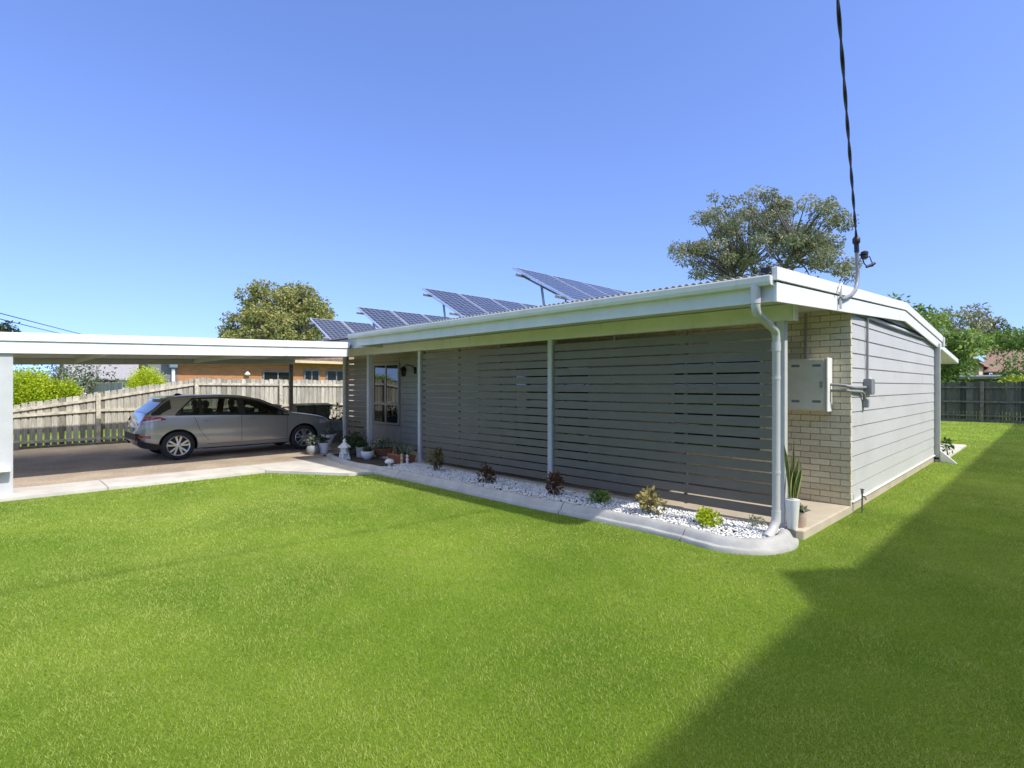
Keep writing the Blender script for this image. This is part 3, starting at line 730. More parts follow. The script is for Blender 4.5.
# rear patio cover
pc = thing('patio_cover', 'sloping white edged patio roof sticking out behind the rear corner of the house', 'patio roof', (-5, 17, 0))
q = MB(); q.hexa([(-8, 15.66, 2.60), (-1.92, 15.66, 2.60), (-1.92, 18.95, 2.33), (-8, 18.95, 2.33)], [(-8, 15.66, 2.64), (-1.92, 15.66, 2.64), (-1.92, 18.95, 2.37), (-8, 18.95, 2.37)]); q.build('roof_sheet', M['soffit'], pc)
q = MB(); q.hexa([(-1.915, 15.66, 2.57), (-1.88, 15.66, 2.57), (-1.88, 18.98, 2.30), (-1.915, 18.98, 2.30)], [(-1.915, 15.66, 2.67), (-1.88, 15.66, 2.67), (-1.88, 18.98, 2.41), (-1.915, 18.98, 2.41)]); q.box(-8, -1.92, 18.955, 18.985, 2.29, 2.40); q.build('fascia', M['white_paint'], pc)
for x in (-7.8, -2.6):
    q = MB(); q.cbox(x - .045, x + .045, 18.8, 18.89, 0.05, 2.325, 0.004); q.build('post', M['post_paint'], pc)

# electrical fittings
mx = thing('meter_box', 'cream grey metal electricity meter box on the brick wall beside the corner', 'meter box', (-2.4, YF, 1.35))
q = MB(); q.cbox(-2.68, -2.13, YF - 0.20, YF - 0.003, 1.345, 2.05, 0.008); q.build('cabinet', M['box_metal'], mx)
q = MB(); q.cbox(-2.665, -2.155, YF - 0.214, YF - 0.203, 1.36, 2.035, 0.006); o = q.build('door', M['box_metal'], mx)
for zz in (1.52, 1.88):
    q = MB(); q.tube([(-2.662, YF - 0.216, zz - 0.04), (-2.662, YF - 0.216, zz + 0.04)], 0.009, 8); q.build('hinge', M['steel'], o)
q = MB(); q.cbox(-2.20, -2.165, YF - 0.226, YF - 0.2142, 1.66, 1.74, 0.004); q.build('latch', M['steel'], o)
for xx in (-2.50, -2.24):
    for zz in (1.46, 1.94):
        q = MB(); q.cbox(xx - 0.052, xx + 0.052, YF - 0.2142, YF - 0.2125, zz - 0.004, zz + 0.03, 0.0006)
        for i in range(2): q.cbox(xx - 0.05, xx + 0.05, YF - 0.2175, YF - 0.2140, zz + i * 0.018, zz + i * 0.018 + 0.008, 0.001)
        q.build('vent', M['conduit'], o)
q = MB(); q.cbox(-2.125, -2.105, YF - 0.225, YF - 0.01, 1.34, 2.055, 0.004); q.build('side_flange', M['white_paint'], mx)
cd = thing('wall_conduit', 'grey electrical conduits from the meter box round the corner up the weatherboard wall', 'conduit', (-2, 8.3, 1.6))
q = MB()
q.tube([(-2.43, YF - 0.015, 2.05), (-2.43, YF - 0.015, 2.68)], 0.0145, 10); q.build('conduit_pipe', M['conduit'], cd, smooth=True); q = MB()
q.tube([(-2.105, YF - 0.10, 1.70), (-1.93, YF - 0.09, 1.685), (-1.872, YF - 0.02, 1.665), (-1.868, YF + 0.10, 1.66), (-1.868, 8.75, 1.66)], 0.02, 10); q.build('conduit_pipe', M['conduit'], cd, smooth=True); q = MB()
q.tube([(-2.105, YF - 0.07, 1.62), (-1.92, YF - 0.06, 1.62), (-1.872, YF + 0.0, 1.612), (-1.868, YF + 0.12, 1.61), (-1.868, 8.55, 1.60), (-1.868, 8.66, 1.57), (-1.868, 8.72, 1.5)], 0.02, 10)
q.build('conduit_pipe', M['conduit'], cd, smooth=True)
q = MB(); q.tube([(-1.872, 8.88, 1.70), (-1.872, 8.88, 2.60), (-1.872, 8.86, 2.66)], 0.016, 8); q.build('feed_pipe', M['conduit'], cd, smooth=True)
q = MB(); q.tube([(-1.872, 8.20, 2.655), (-1.872, 8.86, 2.645), (-1.872, 9.6, 2.635), (-1.872, 14.9, 2.625)], 0.018, 8); q.build('top_gap_shade', M['dark_grey'], cd, smooth=True)  # dark tube drawn in for the shadow gap along the wall top
q = MB(); q.cbox(-1.90, -1.80, 8.76, 8.98, 1.56, 1.78, 0.01); q.cbox(-1.895, -1.83, 8.70, 8.80, 1.38, 1.50, 0.01); q.build('junction_box', M['mast_grey'], cd)
q = MB(); q.cbox(-1.90, -1.868, 8.99, 9.12, 1.55, 1.80, 0.004); q.build('cover_plate', M['white_paint'], cd)
tp = thing('garden_tap', 'small dark garden tap standpipe against the base of the side wall', 'tap', (-1.80, 8.26, 0))
q = MB(); q.tube([(-1.80, 8.26, -0.02), (-1.80, 8.26, 0.27)], 0.010, 8); q.build('standpipe', M['dark_grey'], tp)
q = MB(); q.tube([(-1.80, 8.26, 0.22), (-1.77, 8.24, 0.23), (-1.745, 8.22, 0.19)], 0.010, 8); q.tube([(-1.80, 8.26, 0.26), (-1.80, 8.26, 0.31)], 0.016, 8); q.tube([(-1.825, 8.26, 0.315), (-1.775, 8.26, 0.315)], 0.007, 6); q.build('spout', M['dark_grey'], tp)

wl = thing('wall_lamp', 'black wall lantern on a curved arm beside the entry window', 'wall lamp', (-12.1, YF, 2.05))
q = MB(); q.tube([(-11.85, YF - 0.03, 2.1), (-11.85, YF - 0.12, 2.2), (-11.98, YF - 0.2, 2.24), (-12.12, YF - 0.22, 2.16)], 0.014, 8); q.cbox(-11.9, -11.8, YF - 0.045, YF - 0.029, 2.0, 2.18, 0.004); q.build('arm', M['black'], wl)
q = MB(); q.lathe((-12.12, YF - 0.22, 1.93), [(0.03, 0), (0.06, 0.03), (0.075, 0.16), (0.10, 0.18), (0.05, 0.24), (0.012, 0.27)], 10); q.build('lantern', M['black'], wl)

# service mast and cable
sm = thing('service_mast', 'bent grey steel service mast with cable clamp on the white barge board', 'service mast', (-1.8, 7.7, 2.6))
q = MB(); q.tube([(-1.80, 7.250, 2.72), (-1.80, 7.390, 2.735), (-1.80, 7.730, 2.82), (-1.80, 7.910, 2.90), (-1.80, 8.010, 3.02), (-1.80, 8.030, 3.16), (-1.80, 7.970, 3.52)], 0.024, 12); q.build('mast_pipe', M['mast_grey'], sm, smooth=True)
q = MB(); q.tube([(-1.80, 7.985, 3.40), (-1.80, 7.965, 3.55)], 0.029, 12); q.lathe((-1.80, 7.963, 3.50), [(0.03, 0), (0.045, 0.02), (0.045, 0.07), (0.015, 0.11)], 12); q.build('weather_head', M['black'], sm, smooth=True)
q = MB(); q.lathe((-1.72, 8.050, 3.30), [(0.03, 0), (0.055, 0.015), (0.055, 0.05), (0.04, 0.06), (0.055, 0.07), (0.055, 0.11), (0.02, 0.13)], 12)
q.tube([(-1.80, 8.000, 3.37), (-1.72, 8.050, 3.36)], 0.014, 8)
q.tube([(-1.74, 8.030, 3.30), (-1.72, 8.040, 3.22), (-1.68, 8.090, 3.17), (-1.62, 8.150, 3.19)], 0.010, 6); q.tube([(-1.70, 8.070, 3.17), (-1.60, 8.160, 3.23)], 0.022, 8)
q.tube([(-1.66, 8.080, 3.34), (-1.64, 8.130, 3.26), (-1.62, 8.150, 3.20)], 0.008, 6); q.v = [(-1.76 + (x + 1.76) * 0.8, 8.02 + (y - 8.02) * 0.8, 3.36 + (z - 3.36) * 0.8) for x, y, z in q.v]; q.build('insulator', M['black'], sm, smooth=True)
q = MB(); q.cbox(-1.814, -1.79, 7.25, 7.275, 2.60, 2.93, 0.004); q.tube([(-1.79, 7.130, 2.78), (-1.79, 7.180, 2.86), (-1.79, 7.260, 2.9)], 0.012, 6); q.build('bracket', M['gutter_paint'], sm)

def cable():
    a = Vector((-1.80, 7.963, 3.58)); bpt = Vector((2.2, -13.4, 12.0)); N = 420
    root = thing('service_cable', 'twisted black overhead power cable running from the mast towards the street', 'cable', (a.x, a.y, a.z))
    base = []
    for i in range(N + 1):
        t = i / N; p = a.lerp(bpt, t); p.z -= 4 * 0.30 * t * (1 - t); base.append(p)
    d = (bpt - a).normalized(); u = d.cross(Vector((0, 0, 1))).normalized(); v = d.cross(u)
    for s in range(2):
        q = MB(); pts = []
        for i, p in enumerate(base):
            an = i * 0.42 + s * math.pi; pts.append(p + (u * math.cos(an) + v * math.sin(an)) * 0.008)
        q.tube(pts, 0.0085, 6); q.build('cable_strand', M['black'], root, smooth=True)
cable()
po = thing('utility_pole', 'tall timber street pole carrying the overhead cable', 'utility pole', (2.2, -13.6, 0))
q = MB(); q.tube([(2.2, -13.6, -0.3), (2.2, -13.6, 12.8)], [0.19, 0.12], 14); q.build('pole', M['pole_wood'], po, smooth=True)
q = MB(); q.cbox(1.2, 3.2, -13.50, -13.40, 12.1, 12.22, 0.01); q.build('crossarm', M['pole_wood'], po)

# ------------------------------------------------------------------ solar panels
TH = R(28.2)
def rack_row(i, xh, zh, n, where):
    # rack in the row's own coordinates: x down the slope from the high edge, y along the row
    rk = thing('panel_rack', 'galvanised tilt frame holding the %s row of solar panels on the roof' % where, 'rack', (xh, 7.0, zh), (0, TH, 0), 'tilt frames under the solar panels')
    ORG[rk.name] = Vector((0, 0, 0))
    for xx in (0.28, 1.35):
        q = MB(); q.box(xx - 0.02, xx + 0.02, -0.12, n * 1.04 + 0.1, -0.095, -0.045); q.build('rail', M['steel'], rk)
    return rk
inv = Matrix.Rotation(TH, 3, 'Y')
def roof_z(y): return 2.752 + (y - 5.2) * 0.0545 if y < ridge_y else 3.087 - (y - ridge_y) * 0.069
panel0 = None
rows = [(-7.10, 3.90, 'tallest looking nearest'), (-10.0, 3.89, 'second nearest'), (-12.98, 3.78, 'third'), (-15.86, 3.74, 'farthest left')]
ordw = ['first', 'second', 'third', 'fourth', 'rear']
for ri, (xh, zh, wh) in enumerate(rows):
    rk = rack_row(ri, xh, zh, 5 if ri == 0 else 4, wh)
    def loc(p):      # world -> rack coordinates
        return inv.transposed() @ (Vector(p) - Vector((xh, 7.0, zh)))
    for yy in (0.15, 2.1, 4.0):
        lx = 0.72
        top = Vector((xh, 7.0, zh)) + inv @ Vector((lx, yy, -0.095)); foot = Vector((top.x + 0.10, top.y, roof_z(top.y) + 0.01))
        q = MB(); q.tube([loc(top + Vector((-.01, 0, 0.03))), loc(foot)], 0.030, 4); q.build('rear_leg', M['steel'], rk)
        top = Vector((xh, 7.0, zh)) + inv @ Vector((1.35, yy, -0.09)); foot = Vector((top.x, top.y, roof_z(top.y) + 0.01))
        q = MB(); q.tube([loc(top), loc(foot)], 0.022, 4); q.tube([loc(top + Vector((0.0, 0.03, 0))), loc(Vector((xh, 7.03 + yy, zh)) + inv @ Vector((0.2, 0, -0.105)))], 0.018, 4); q.build('front_foot', M['steel'], rk)
    for k in range(5 if ri == 0 else 4):
        L = Vector((xh, 7.0 + k * 1.04, zh))
        lab = 'blue solar panel, %s panel of the %s row' % (ordw[k], wh)
        if panel0 is None:
            panel0 = thing('solar_panel', lab, 'solar panel', L, (0, TH, 0), 'tilted solar panels in rows on the roof'); ORG[panel0.name] = Vector((0, 0, 0))
            f = MB(); W, LL = 1.0, 1.64
            f.box(0, LL, 0, 0.022, -0.04, 0.002); f.box(0, LL, W - 0.022, W, -0.04, 0.002); f.box(0, 0.022, 0.022, W - 0.022, -0.04, 0.002); f.box(LL - 0.022, LL, 0.022, W - 0.022, -0.04, 0.002)
            f.build('frame', M['alu'], panel0)
            c = MB(); c.box(0.022, LL - 0.022, 0.022, W - 0.022, -0.012, -0.002); c.build('glass', M['solar'], panel0)
            c = MB(); c.box(0.022, LL - 0.022, 0.022, W - 0.022, -0.02, -0.0125); c.build('backsheet', M['steel'], panel0)
        else: dup(panel0, L, (0, TH, 0), lab)

# ================================================================== CARPORT
cp = thing('carport', 'flat roofed carport with deep white fascia joined to the left of the house', 'carport', (-14.5, 0, 0))
def cz(y): return 2.485 + (y - 0.15) * 0.030      # top of the fascia
q = MB(); q.prism([(-9, cz(-9) - 0.305), (5.72, cz(5.72) - 0.32), (5.735, cz(5.72) - 0.14), (-9, cz(-9) - 0.125)], 'x', -11.06, -11.02); q.build('fascia_board', M['white_paint'], cp, bevel=0.003)
q = MB(); q.prism([(-9, cz(-9) - 0.118), (5.745, cz(5.72) - 0.133), (5.775, cz(5.72)), (-9, cz(-9))], 'x', -11.055, -10.995); q.build('fascia_capping', M['white_paint'], cp, bevel=0.003)
q = MB()
def cslab(mb, x0, x1, y0, y1, o0, o1):
    mb.hexa([(x0, y0, cz(y0) + o0), (x1, y0, cz(y0) + o0), (x1, y1, cz(y1) + o0), (x0, y1, cz(y1) + o0)], [(x0, y0, cz(y0) + o1), (x1, y0, cz(y0) + o1), (x1, y1, cz(y1) + o1), (x0, y1, cz(y1) + o1)])
cslab(q, -17.25, -11.065, -9, 5.82, -0.10, -0.06); cslab(q, -17.25, -16.17, 5.821, 7.1, -0.10, -0.06); q.build('roof_sheet', M['zinc'], cp)
q = MB(); cslab(q, -17.2, -11.07, -8.9, 5.8, -0.165, -0.15); cslab(q, -17.2, -16.18, 5.801, 7.08, -0.165, -0.15); q.build('ceiling', M['soffit'], cp)
q = MB(); cslab(q, -17.29, -17.25, -9, 7.1, -0.31, -0.03); q.build('rear_fascia', M['gutter_paint'], cp)
for y in (-8.8, -6.2, -3.6, -1.0, 1.6, 4.2):
    q = MB(); q.box(-17.2, -11.08, y - 0.03, y + 0.03, cz(y) - 0.27, cz(y) - 0.168); q.build('rafter', M['soffit'], cp)
q = MB(); cslab(q, -17.2, -17.08, -8.9, 7.05, -0.31, -0.17); q.build('rear_beam', M['soffit'], cp)
q = MB(); q.cbox(-11.20, -11.07, 0.13, 0.29, 0.03, cz(0.2) - 0.31, 0.006); q.cbox(-11.24, -11.03, 0.09, 0.33, 0.047, 0.062, 0.003); q.build('front_post', M['post_paint'], cp)
q = MB(); q.cbox(-11.20, -11.09, -0.06, 0.105, 0.06, cz(0) - 0.33, 0.012); q.build('downpipe', M['post_paint'], cp)
q = MB(); q.cbox(-11.20, -11.07, -6.2, -6.05, 0.03, cz(-6) - 0.31, 0.006); q.build('front_post', M['white_paint'], cp)
for y in (-6.1, 0.2, 6.98):
    q = MB(); q.cbox(-17.28, -17.18, y - 0.05, y + 0.05, 0.03, cz(y) - 0.315, 0.004); q.build('rear_post', M['dark_rail'], cp)
tb = thing('hose_bracket', 'small white bracket with a dark hook on the side of the white carport post', 'bracket', (-11.0, 0.1, 0.4))
q = MB(); q.cbox(-11.072, -10.90, 0.02, 0.26, 0.40, 0.455, 0.01); q.cbox(-11.07, -10.99, 0.0, 0.08, 0.455, 0.50, 0.01); q.build('shelf', M['white_paint'], tb)
q = MB(); q.tube([(-11.0, 0.05, 0.40), (-10.97, 0.03, 0.33), (-10.99, -0.02, 0.24), (-11.0, -0.05, 0.15), (-11.0, -0.1, 0.10)], 0.022, 8); q.cbox(-11.065, -10.98, -0.03, 0.12, 0.33, 0.398, 0.01); q.build('hook', M['black'], tb)

# ================================================================== FENCES
def paling_fence(name, label, y_posts, x, topf, mats, facing=1, lows=0.06):
    """fence along Y at X=x, rails and posts towards +X*facing"""
    tim, rail = mats
    root = thing(name, label, 'fence', (x, y_posts[0], 0))
    for a0, a1 in zip(y_posts[:-1], y_posts[1:]):
        mb = MB(); y = a0 + 0.01
        while y < a1 - 0.02:
            wd = 0.118 + RNG.normal(0, 0.003); zt = topf(y) + RNG.normal(0, 0.012); tn = float(np.clip(RNG.normal(0.55, 0.24), 0, 1))
            t0 = topf(y + wd) - topf(y)
            mb.hexa([(x - 0.018, y, lows), (x, y, lows), (x, y + wd, lows), (x - 0.018, y + wd, lows)], [(x - 0.018, y, zt), (x, y, zt), (x, y + wd, zt + t0), (x - 0.018, y + wd, zt + t0)], tn)
            mb.hexa([(x - 0.037, y + wd - 0.03, 0.45), (x - 0.02, y + wd - 0.03, 0.45), (x - 0.02, y + wd + 0.055, 0.45), (x - 0.037, y + wd + 0.055, 0.45)], [(x - 0.037, y + wd - 0.03, zt - 0.03), (x - 0.02, y + wd - 0.03, zt - 0.03), (x - 0.02, y + wd + 0.055, zt - 0.03), (x - 0.037, y + wd + 0.055, zt - 0.03)], tn * 0.7)
            y += 0.15
        mb.build('palings', tim, root)
        for kind in ('top', 'mid', 'low'):
            q = MB()
            f = {'top': lambda yy: topf(yy) - 0.18, 'mid': lambda yy: min(1.0, topf(yy) - 0.25), 'low': lambda yy: 0.20}[kind]
            q.hexa([(x + 0.002, a0, f(a0) - 0.04), (x + 0.045, a0, f(a0) - 0.04), (x + 0.045, a1, f(a1) - 0.04), (x + 0.002, a1, f(a1) - 0.04)], [(x + 0.002, a0, f(a0) + 0.035), (x + 0.045, a0, f(a0) + 0.035), (x + 0.045, a1, f(a1) + 0.035), (x + 0.002, a1, f(a1) + 0.035)])
            q.build('rail', rail, root)
    for y in y_posts:
        q = MB(); q.cbox(x + 0.047, x + 0.14, y - 0.05, y + 0.05, -0.02, topf(y) - 0.02, 0.008); q.build('fence_post', rail, root)
    return root
def left_top(y): return 1.10 if y < 0.0 else (1.10 + (y - 0.0) / 4.7 * 0.83 if y < 4.7 else 1.93 - min(0.04, (y - 4.7) * 0.008))
paling_fence('paling_fence', 'pale weathered timber paling fence beside the carport, stepping down towards the street', [-7.8, -5.2, -2.7, -0.25, 2.25, 4.7, 7.3, 9.8, 12.3, 14.8, 17.3, 19.8], -19.0, left_top, (M['timber'], M['rail_timber']))
q = MB()
for y0 in (-5.0, -2.4, 0.2, 2.8, 5.4, 8.0): q.cbox(-18.94, -18.72, y0, y0 + 2.55, -0.05, 0.10, 0.01)
tag(q.build('sleeper_edging', M['dark_rail'], at=(-18.8, 0, 0)), 'dark timber sleeper edging along the foot of the pale paling fence', 'edging')
q = MB(); q.cbox(-18.70, -18.50, 0.38, 0.60, -0.02, 0.24, 0.012)
tag(q.build('concrete_block', M['pot_grey'], at=(-18.6, 0.5, 0)), 'grey concrete block standing against the sleeper edging', 'block')

def back_fence():
    y = 33.0; root = thing('back_fence', 'dark weathered timber paling fence across the end of the side yard', 'fence', (-8, y, 0))
    xs = [-24, -21.3, -18.6, -15.9, -13.2, -10.5, -7.8, -5.1, -2.42, 0.3, 3.0, 5.7, 8.4]
    for a0, a1 in zip(xs[:-1], xs[1:]):
        mb = MB(); x = a0
        while x < a1 - 0.01:
            wd = 0.112 + RNG.normal(0, 0.004); zt = 1.86 + RNG.normal(0, 0.02); tn = float(np.clip(RNG.normal(0.5, 0.3), 0, 1))
            mb.box(x, x + wd, y, y + 0.018, 0.12, zt, tn); x += 0.118
        mb.build('palings', M['old_timber'], root)
        for zz in (0.30, 0.95, 1.62):
            q = MB(); q.box(a0, a1, y - 0.05, y - 0.002, zz - 0.04, zz + 0.04); q.build('rail', M['dark_rail'], root)
        q = MB(); q.box(a0, a1, y - 0.01, y + 0.03, -0.02, 0.12); q.build('plinth_board', M['dark_rail'], root)
    for x in xs:
        q = MB(); q.cbox(x - 0.06, x + 0.06, y - 0.16, y - 0.052, -0.02, 1.9, 0.008); q.build('fence_post', M['dark_rail'], root)
back_fence()
# a second, farther paling fence in the next yard
def yard_fence():
    root = thing('yard_fence', 'grey paling fence across the neighbouring yard beyond the pale fence', 'fence', (-28, 3.8, 0))
    for a0 in (-36, -33.4, -30.8, -28.2):
        mb = MB(); x = a0
        while x < a0 + 2.58: mb.box(x, x + 0.1, 3.79, 3.81, 0.05, 1.83 + RNG.normal(0, 0.015), float(np.clip(RNG.normal(0.35, 0.2), 0, 1))); x += 0.108
        mb.build('palings', M['timber'], root)
        q = MB(); q.cbox(a0 - 0.05, a0 + 0.05, 3.82, 3.92, 0, 1.8, 0.01); q.build('fence_post', M['rail_timber'], root)
yard_fence()

# ================================================================== CAR
def car():
    S = 1.05
    cx, cy, gz = -14.42, 2.28, 0.046
    root = thing('parked_car', 'silver grey five door hatchback parked under the carport facing away from the street', 'car', (cx, cy, gz), (0, 0, 0))
    root.scale = (1.0, 1.03, 1.0); ORG[root.name] = Vector((0, 0, 0))
    paint, nt, bs = new_mat('car_paint')
    bs.inputs['Base Color'].default_value = (0.37, 0.36, 0.34, 1); bs.inputs['Metallic'].default_value = 0.5; bs.inputs['Roughness'].default_value = 0.34
    bs.inputs['Coat Weight'].default_value = 1.0; bs.inputs['Coat Roughness'].default_value = 0.04
    no = nt.nodes.new('ShaderNodeTexNoise'); no.inputs['Scale'].default_value = 900; bp = nt.nodes.new('ShaderNodeBump'); bp.inputs['Strength'].default_value = 0.02
    nt.links.new(no.outputs['Fac'], bp.inputs['Height']); nt.links.new(bp.outputs[0], bs.inputs['Normal'])
    dark = mat('car_trim', (0.02, 0.02, 0.021), 0.5, 0.05, 5)
    tint = glass_mat('car_glass', (0.012, 0.014, 0.015), 1.42, 0.03)
    seeglass, ng, pb = new_mat('tinted_see_through_glass')
    tr = ng.nodes.new('ShaderNodeBsdfTransparent'); tr.inputs[0].default_value = (0.42, 0.46, 0.44, 1); gl = ng.nodes.new('ShaderNodeBsdfGlossy'); gl.inputs['Roughness'].default_value = 0.02
    lw = ng.nodes.new('ShaderNodeFresnel'); lw.inputs[0].default_value = 1.5; ms = ng.nodes.new('ShaderNodeMixShader')
    ng.links.new(lw.outputs[0], ms.inputs[0]); ng.links.new(tr.outputs[0], ms.inputs[1]); ng.links.new(gl.outputs[0], ms.inputs[2]); ng.links.new(ms.outputs[0], ng.nodes['Material Output'].inputs['Surface'])
    red = mat('tail_light_red', (0.35, 0.01, 0.015), 0.15, 0.05, 5, coat=1); clear = mat('lamp_clear', (0.6, 0.6, 0.6), 0.12, 0.05, 5, coat=1)
    alloy = mat('alloy', (0.62, 0.62, 0.62), 0.28, 0.04, 5, metal=0.8); tyre = mat('tyre', (0.02, 0.02, 0.021), 0.75, 0.1, 10)
    def itp(tab, y):
        xs = [t[0] for t in tab]
        if y <= xs[0]: return tab[0][1]
        if y >= xs[-1]: return tab[-1][1]
        for i in range(len(tab) - 1):
            if xs[i] <= y <= xs[i + 1]:
                def sl(j):
                    if j <= 0 or j >= len(tab) - 1: return (tab[min(j + 1, len(tab) - 1)][1] - tab[max(j - 1, 0)][1]) / (xs[min(j + 1, len(tab) - 1)] - xs[max(j - 1, 0)])
                    a = (tab[j][1] - tab[j - 1][1]) / (xs[j] - xs[j - 1]); b = (tab[j + 1][1] - tab[j][1]) / (xs[j + 1] - xs[j])
                    return 0 if a * b <= 0 else 2 * a * b / (a + b)
                h = xs[i + 1] - xs[i]; t = (y - xs[i]) / h; m0, m1 = sl(i) * h, sl(i + 1) * h
                return (2 * t ** 3 - 3 * t * t + 1) * tab[i][1] + (t ** 3 - 2 * t * t + t) * m0 + (-2 * t ** 3 + 3 * t * t) * tab[i + 1][1] + (t ** 3 - t * t) * m1
    ZT = [(0, 0.62), (0.03, 0.80), (0.08, 0.93), (0.16, 1.02), (0.30, 1.13), (0.46, 1.28), (0.60, 1.365), (0.75, 1.398), (1.1, 1.422), (1.6, 1.428), (2.0, 1.41), (2.35, 1.345), (2.7, 1.20), (2.98, 1.07), (3.15, 0.985), (3.35, 0.945), (3.75, 0.885), (4.0, 0.825), (4.18, 0.735), (4.28, 0.64), (4.34, 0.5)]
    ZB = [(0, 0.42), (0.06, 0.30), (0.3, 0.25), (0.6, 0.21), (3.7, 0.20), (4.1, 0.20), (4.28, 0.26), (4.34, 0.38)]
    WW = [(0, 0.48), (0.04, 0.64), (0.14, 0.78), (0.3, 0.855), (1.0, 0.895), (2.0, 0.90), (3.0, 0.895), (3.6, 0.88), (3.95, 0.82), (4.18, 0.70), (4.28, 0.58), (4.34, 0.42)]
    BELT = [(0, 0.94), (0.5, 0.985), (1.5, 0.965), (2.9, 0.905), (3.4, 0.88), (4.34, 0.80)]
    def section(y):
        zt, zb, w = itp(ZT, y), itp(ZB, y), itp(WW, y)
        zs = min(itp(BELT, y), zt - 0.045)
        return zt, zb, w, zs
    def sidex(y, z):
        zt, zb, w, zs = section(y)
        if z <= zs:
            u = (z - zb) / max(0.01, zs - zb)
            # sill tuck, bulge at 55%, slight crease above
            k = 0.93 + 0.07 * min(1, u / 0.30) if u < 0.30 else 1.0 - 0.035 * max(0, (u - 0.62) / 0.38) ** 1.5
            k -= 0.012 * math.exp(-((u - 0.42) / 0.12) ** 2)
            return w * k
        top = zt - 0.035; h = max(0.012, top - zs); ws = w * 0.965
        g = min(1, (z - zs) / h)
        wr = ws - min(0.30, 0.52 * h)
        return ws + (wr - ws) * (g ** 1.08)
    NST = 90; ring_n = None; verts = []; faces = []
    for i in range(NST):
        t = i / (NST - 1); y = 4.34 * (t if 0.06 < t < 0.94 else (t * t / 0.12 + 0.03 if t <= 0.06 else 1 - ((1 - t) ** 2 / 0.12 + 0.03)))
        if i == 0: y = 0
        if i == NST - 1: y = 4.34
        zt, zb, w, zs = section(y); half = [(w * 0.80, zb)]
        for u in (0.04, 0.12, 0.22, 0.32, 0.42, 0.5, 0.58, 0.66, 0.76, 0.86, 0.94, 1.0):
            z = zb + (zs - zb) * u; half.append((sidex(y, z), z))
        top = zt - 0.035
        for gk in (0.08, 0.3, 0.55, 0.8, 1.0):
            z = zs + (top - zs) * gk; half.append((sidex(y, z), z))
        wr = half[-1][0]
        half += [(wr * 0.96, zt - 0.016), (wr * 0.86, zt - 0.004), (wr * 0.55, zt + 0.008), (wr * 0.2, zt + 0.013)]
        ring = [(x, y, z) for x, z in half] + [(-x, y, z) for x, z in reversed(half)]
        ring_n = len(ring); verts += ring
    for i in range(NST - 1):
        for k in range(ring_n): faces.append((i * ring_n + k, i * ring_n + (k + 1) % ring_n, (i + 1) * ring_n + (k + 1) % ring_n, (i + 1) * ring_n + k))
    faces.append(tuple(range(ring_n))); faces.append(tuple((NST - 1) * ring_n + k for k in range(ring_n)))
    me = bpy.data.meshes.new('body'); me.from_pydata(verts, [], faces)
    bm = bmesh.new(); bm.from_mesh(me); bmesh.ops.recalc_face_normals(bm, faces=bm.faces[:]); bm.to_mesh(me); bm.free()
    me.materials.append(paint); me.materials.append(dark)
    tmp = bpy.data.objects.new('body_tmp', me); COL.objects.link(tmp)
    AX = (0.72, 3.44); RW = 0.318
    cutters = []
    def up2_(y):
        rl = itp(ZT, y) - 0.062; bl = itp(BELT, y) + 0.014
        return max(bl + 0.002, min(rl, bl + (y - 0.66) * 1.0 + 0.01) if y < 1.6 else rl)
    for ay in AX:
        for sx in (-1, 1):
            q = MB(); q.lathe((sx * 0.62, ay, RW), [(0.365, -0.4 if sx < 0 else -0.0), (0.365, 0.0 if sx < 0 else 0.4)], 40, axis='x')
            c = q.build('cut', dark); c.data.materials.clear(); c.data.materials.append(paint); c.data.materials.append(dark)
            c.data.polygons.foreach_set('material_index', [1] * len(c.data.polygons)); cutters.append(c)
            m = tmp.modifiers.new('b', 'BOOLEAN'); m.object = c; m.operation = 'DIFFERENCE'; m.solver = 'EXACT'
    # see-through glasshouse: one opening from side to side
    pts_lo = [(0.76 + (2.93 - 0.76) * k / 30) for k in range(31)]
    poly = [(y, itp(BELT, y) + 0.03) for y in pts_lo] + [(y, up2_(y) - 0.03) for y in reversed(pts_lo) if up2_(y) - 0.03 > itp(BELT, y) + 0.04]
    q = MB(); q.prism(poly, 'x', -1.2, 1.2); c = q.build('cut', dark); c.data.materials.clear(); c.data.materials.append(paint); c.data.materials.append(dark)
    c.data.polygons.foreach_set('material_index', [1] * len(c.data.polygons)); cutters.append(c)
    m = tmp.modifiers.new('b', 'BOOLEAN'); m.object = c; m.operation = 'DIFFERENCE'; m.solver = 'EXACT'
    dg = bpy.context.evaluated_depsgraph_get()
    bme = bpy.data.meshes.new_from_object(tmp.evaluated_get(dg))
    for c in cutters: bpy.data.objects.remove(c)
    bpy.data.objects.remove(tmp)
    bme.name = 'body'; bme.polygons.foreach_set('use_smooth', [True] * len(bme.polygons)); bme.set_sharp_from_angle(angle=R(32))
    body = bpy.data.objects.new('body', bme); COL.objects.link(body); body.parent = root; ORG[body.name] = Vector((0, 0, 0))
    def patch(poly, off=0.004, sx=1, n=18, thick=0.0):
        """region given by y range and lower / upper z curves, laid on the body side"""
        (y0, y1, lo, hi) = poly; mb = MB(); vs = []; fs = []; m = 7
        for i in range(n + 1):
            y = y0 + (y1 - y0) * i / n
            for j in range(m + 1):
                z = lo(y) + (hi(y) - lo(y)) * j / m; vs.append((sx * (sidex(y, z) + off), y, z))
        for i in range(n):
            for j in range(m): a = i * (m + 1) + j; fs.append((a, a + 1, a + m + 2, a + m + 1))
        mb.add(vs, fs); return mb
    def roofl(y): return itp(ZT, y) - 0.062
    def beltl(y): return itp(BELT, y) + 0.014
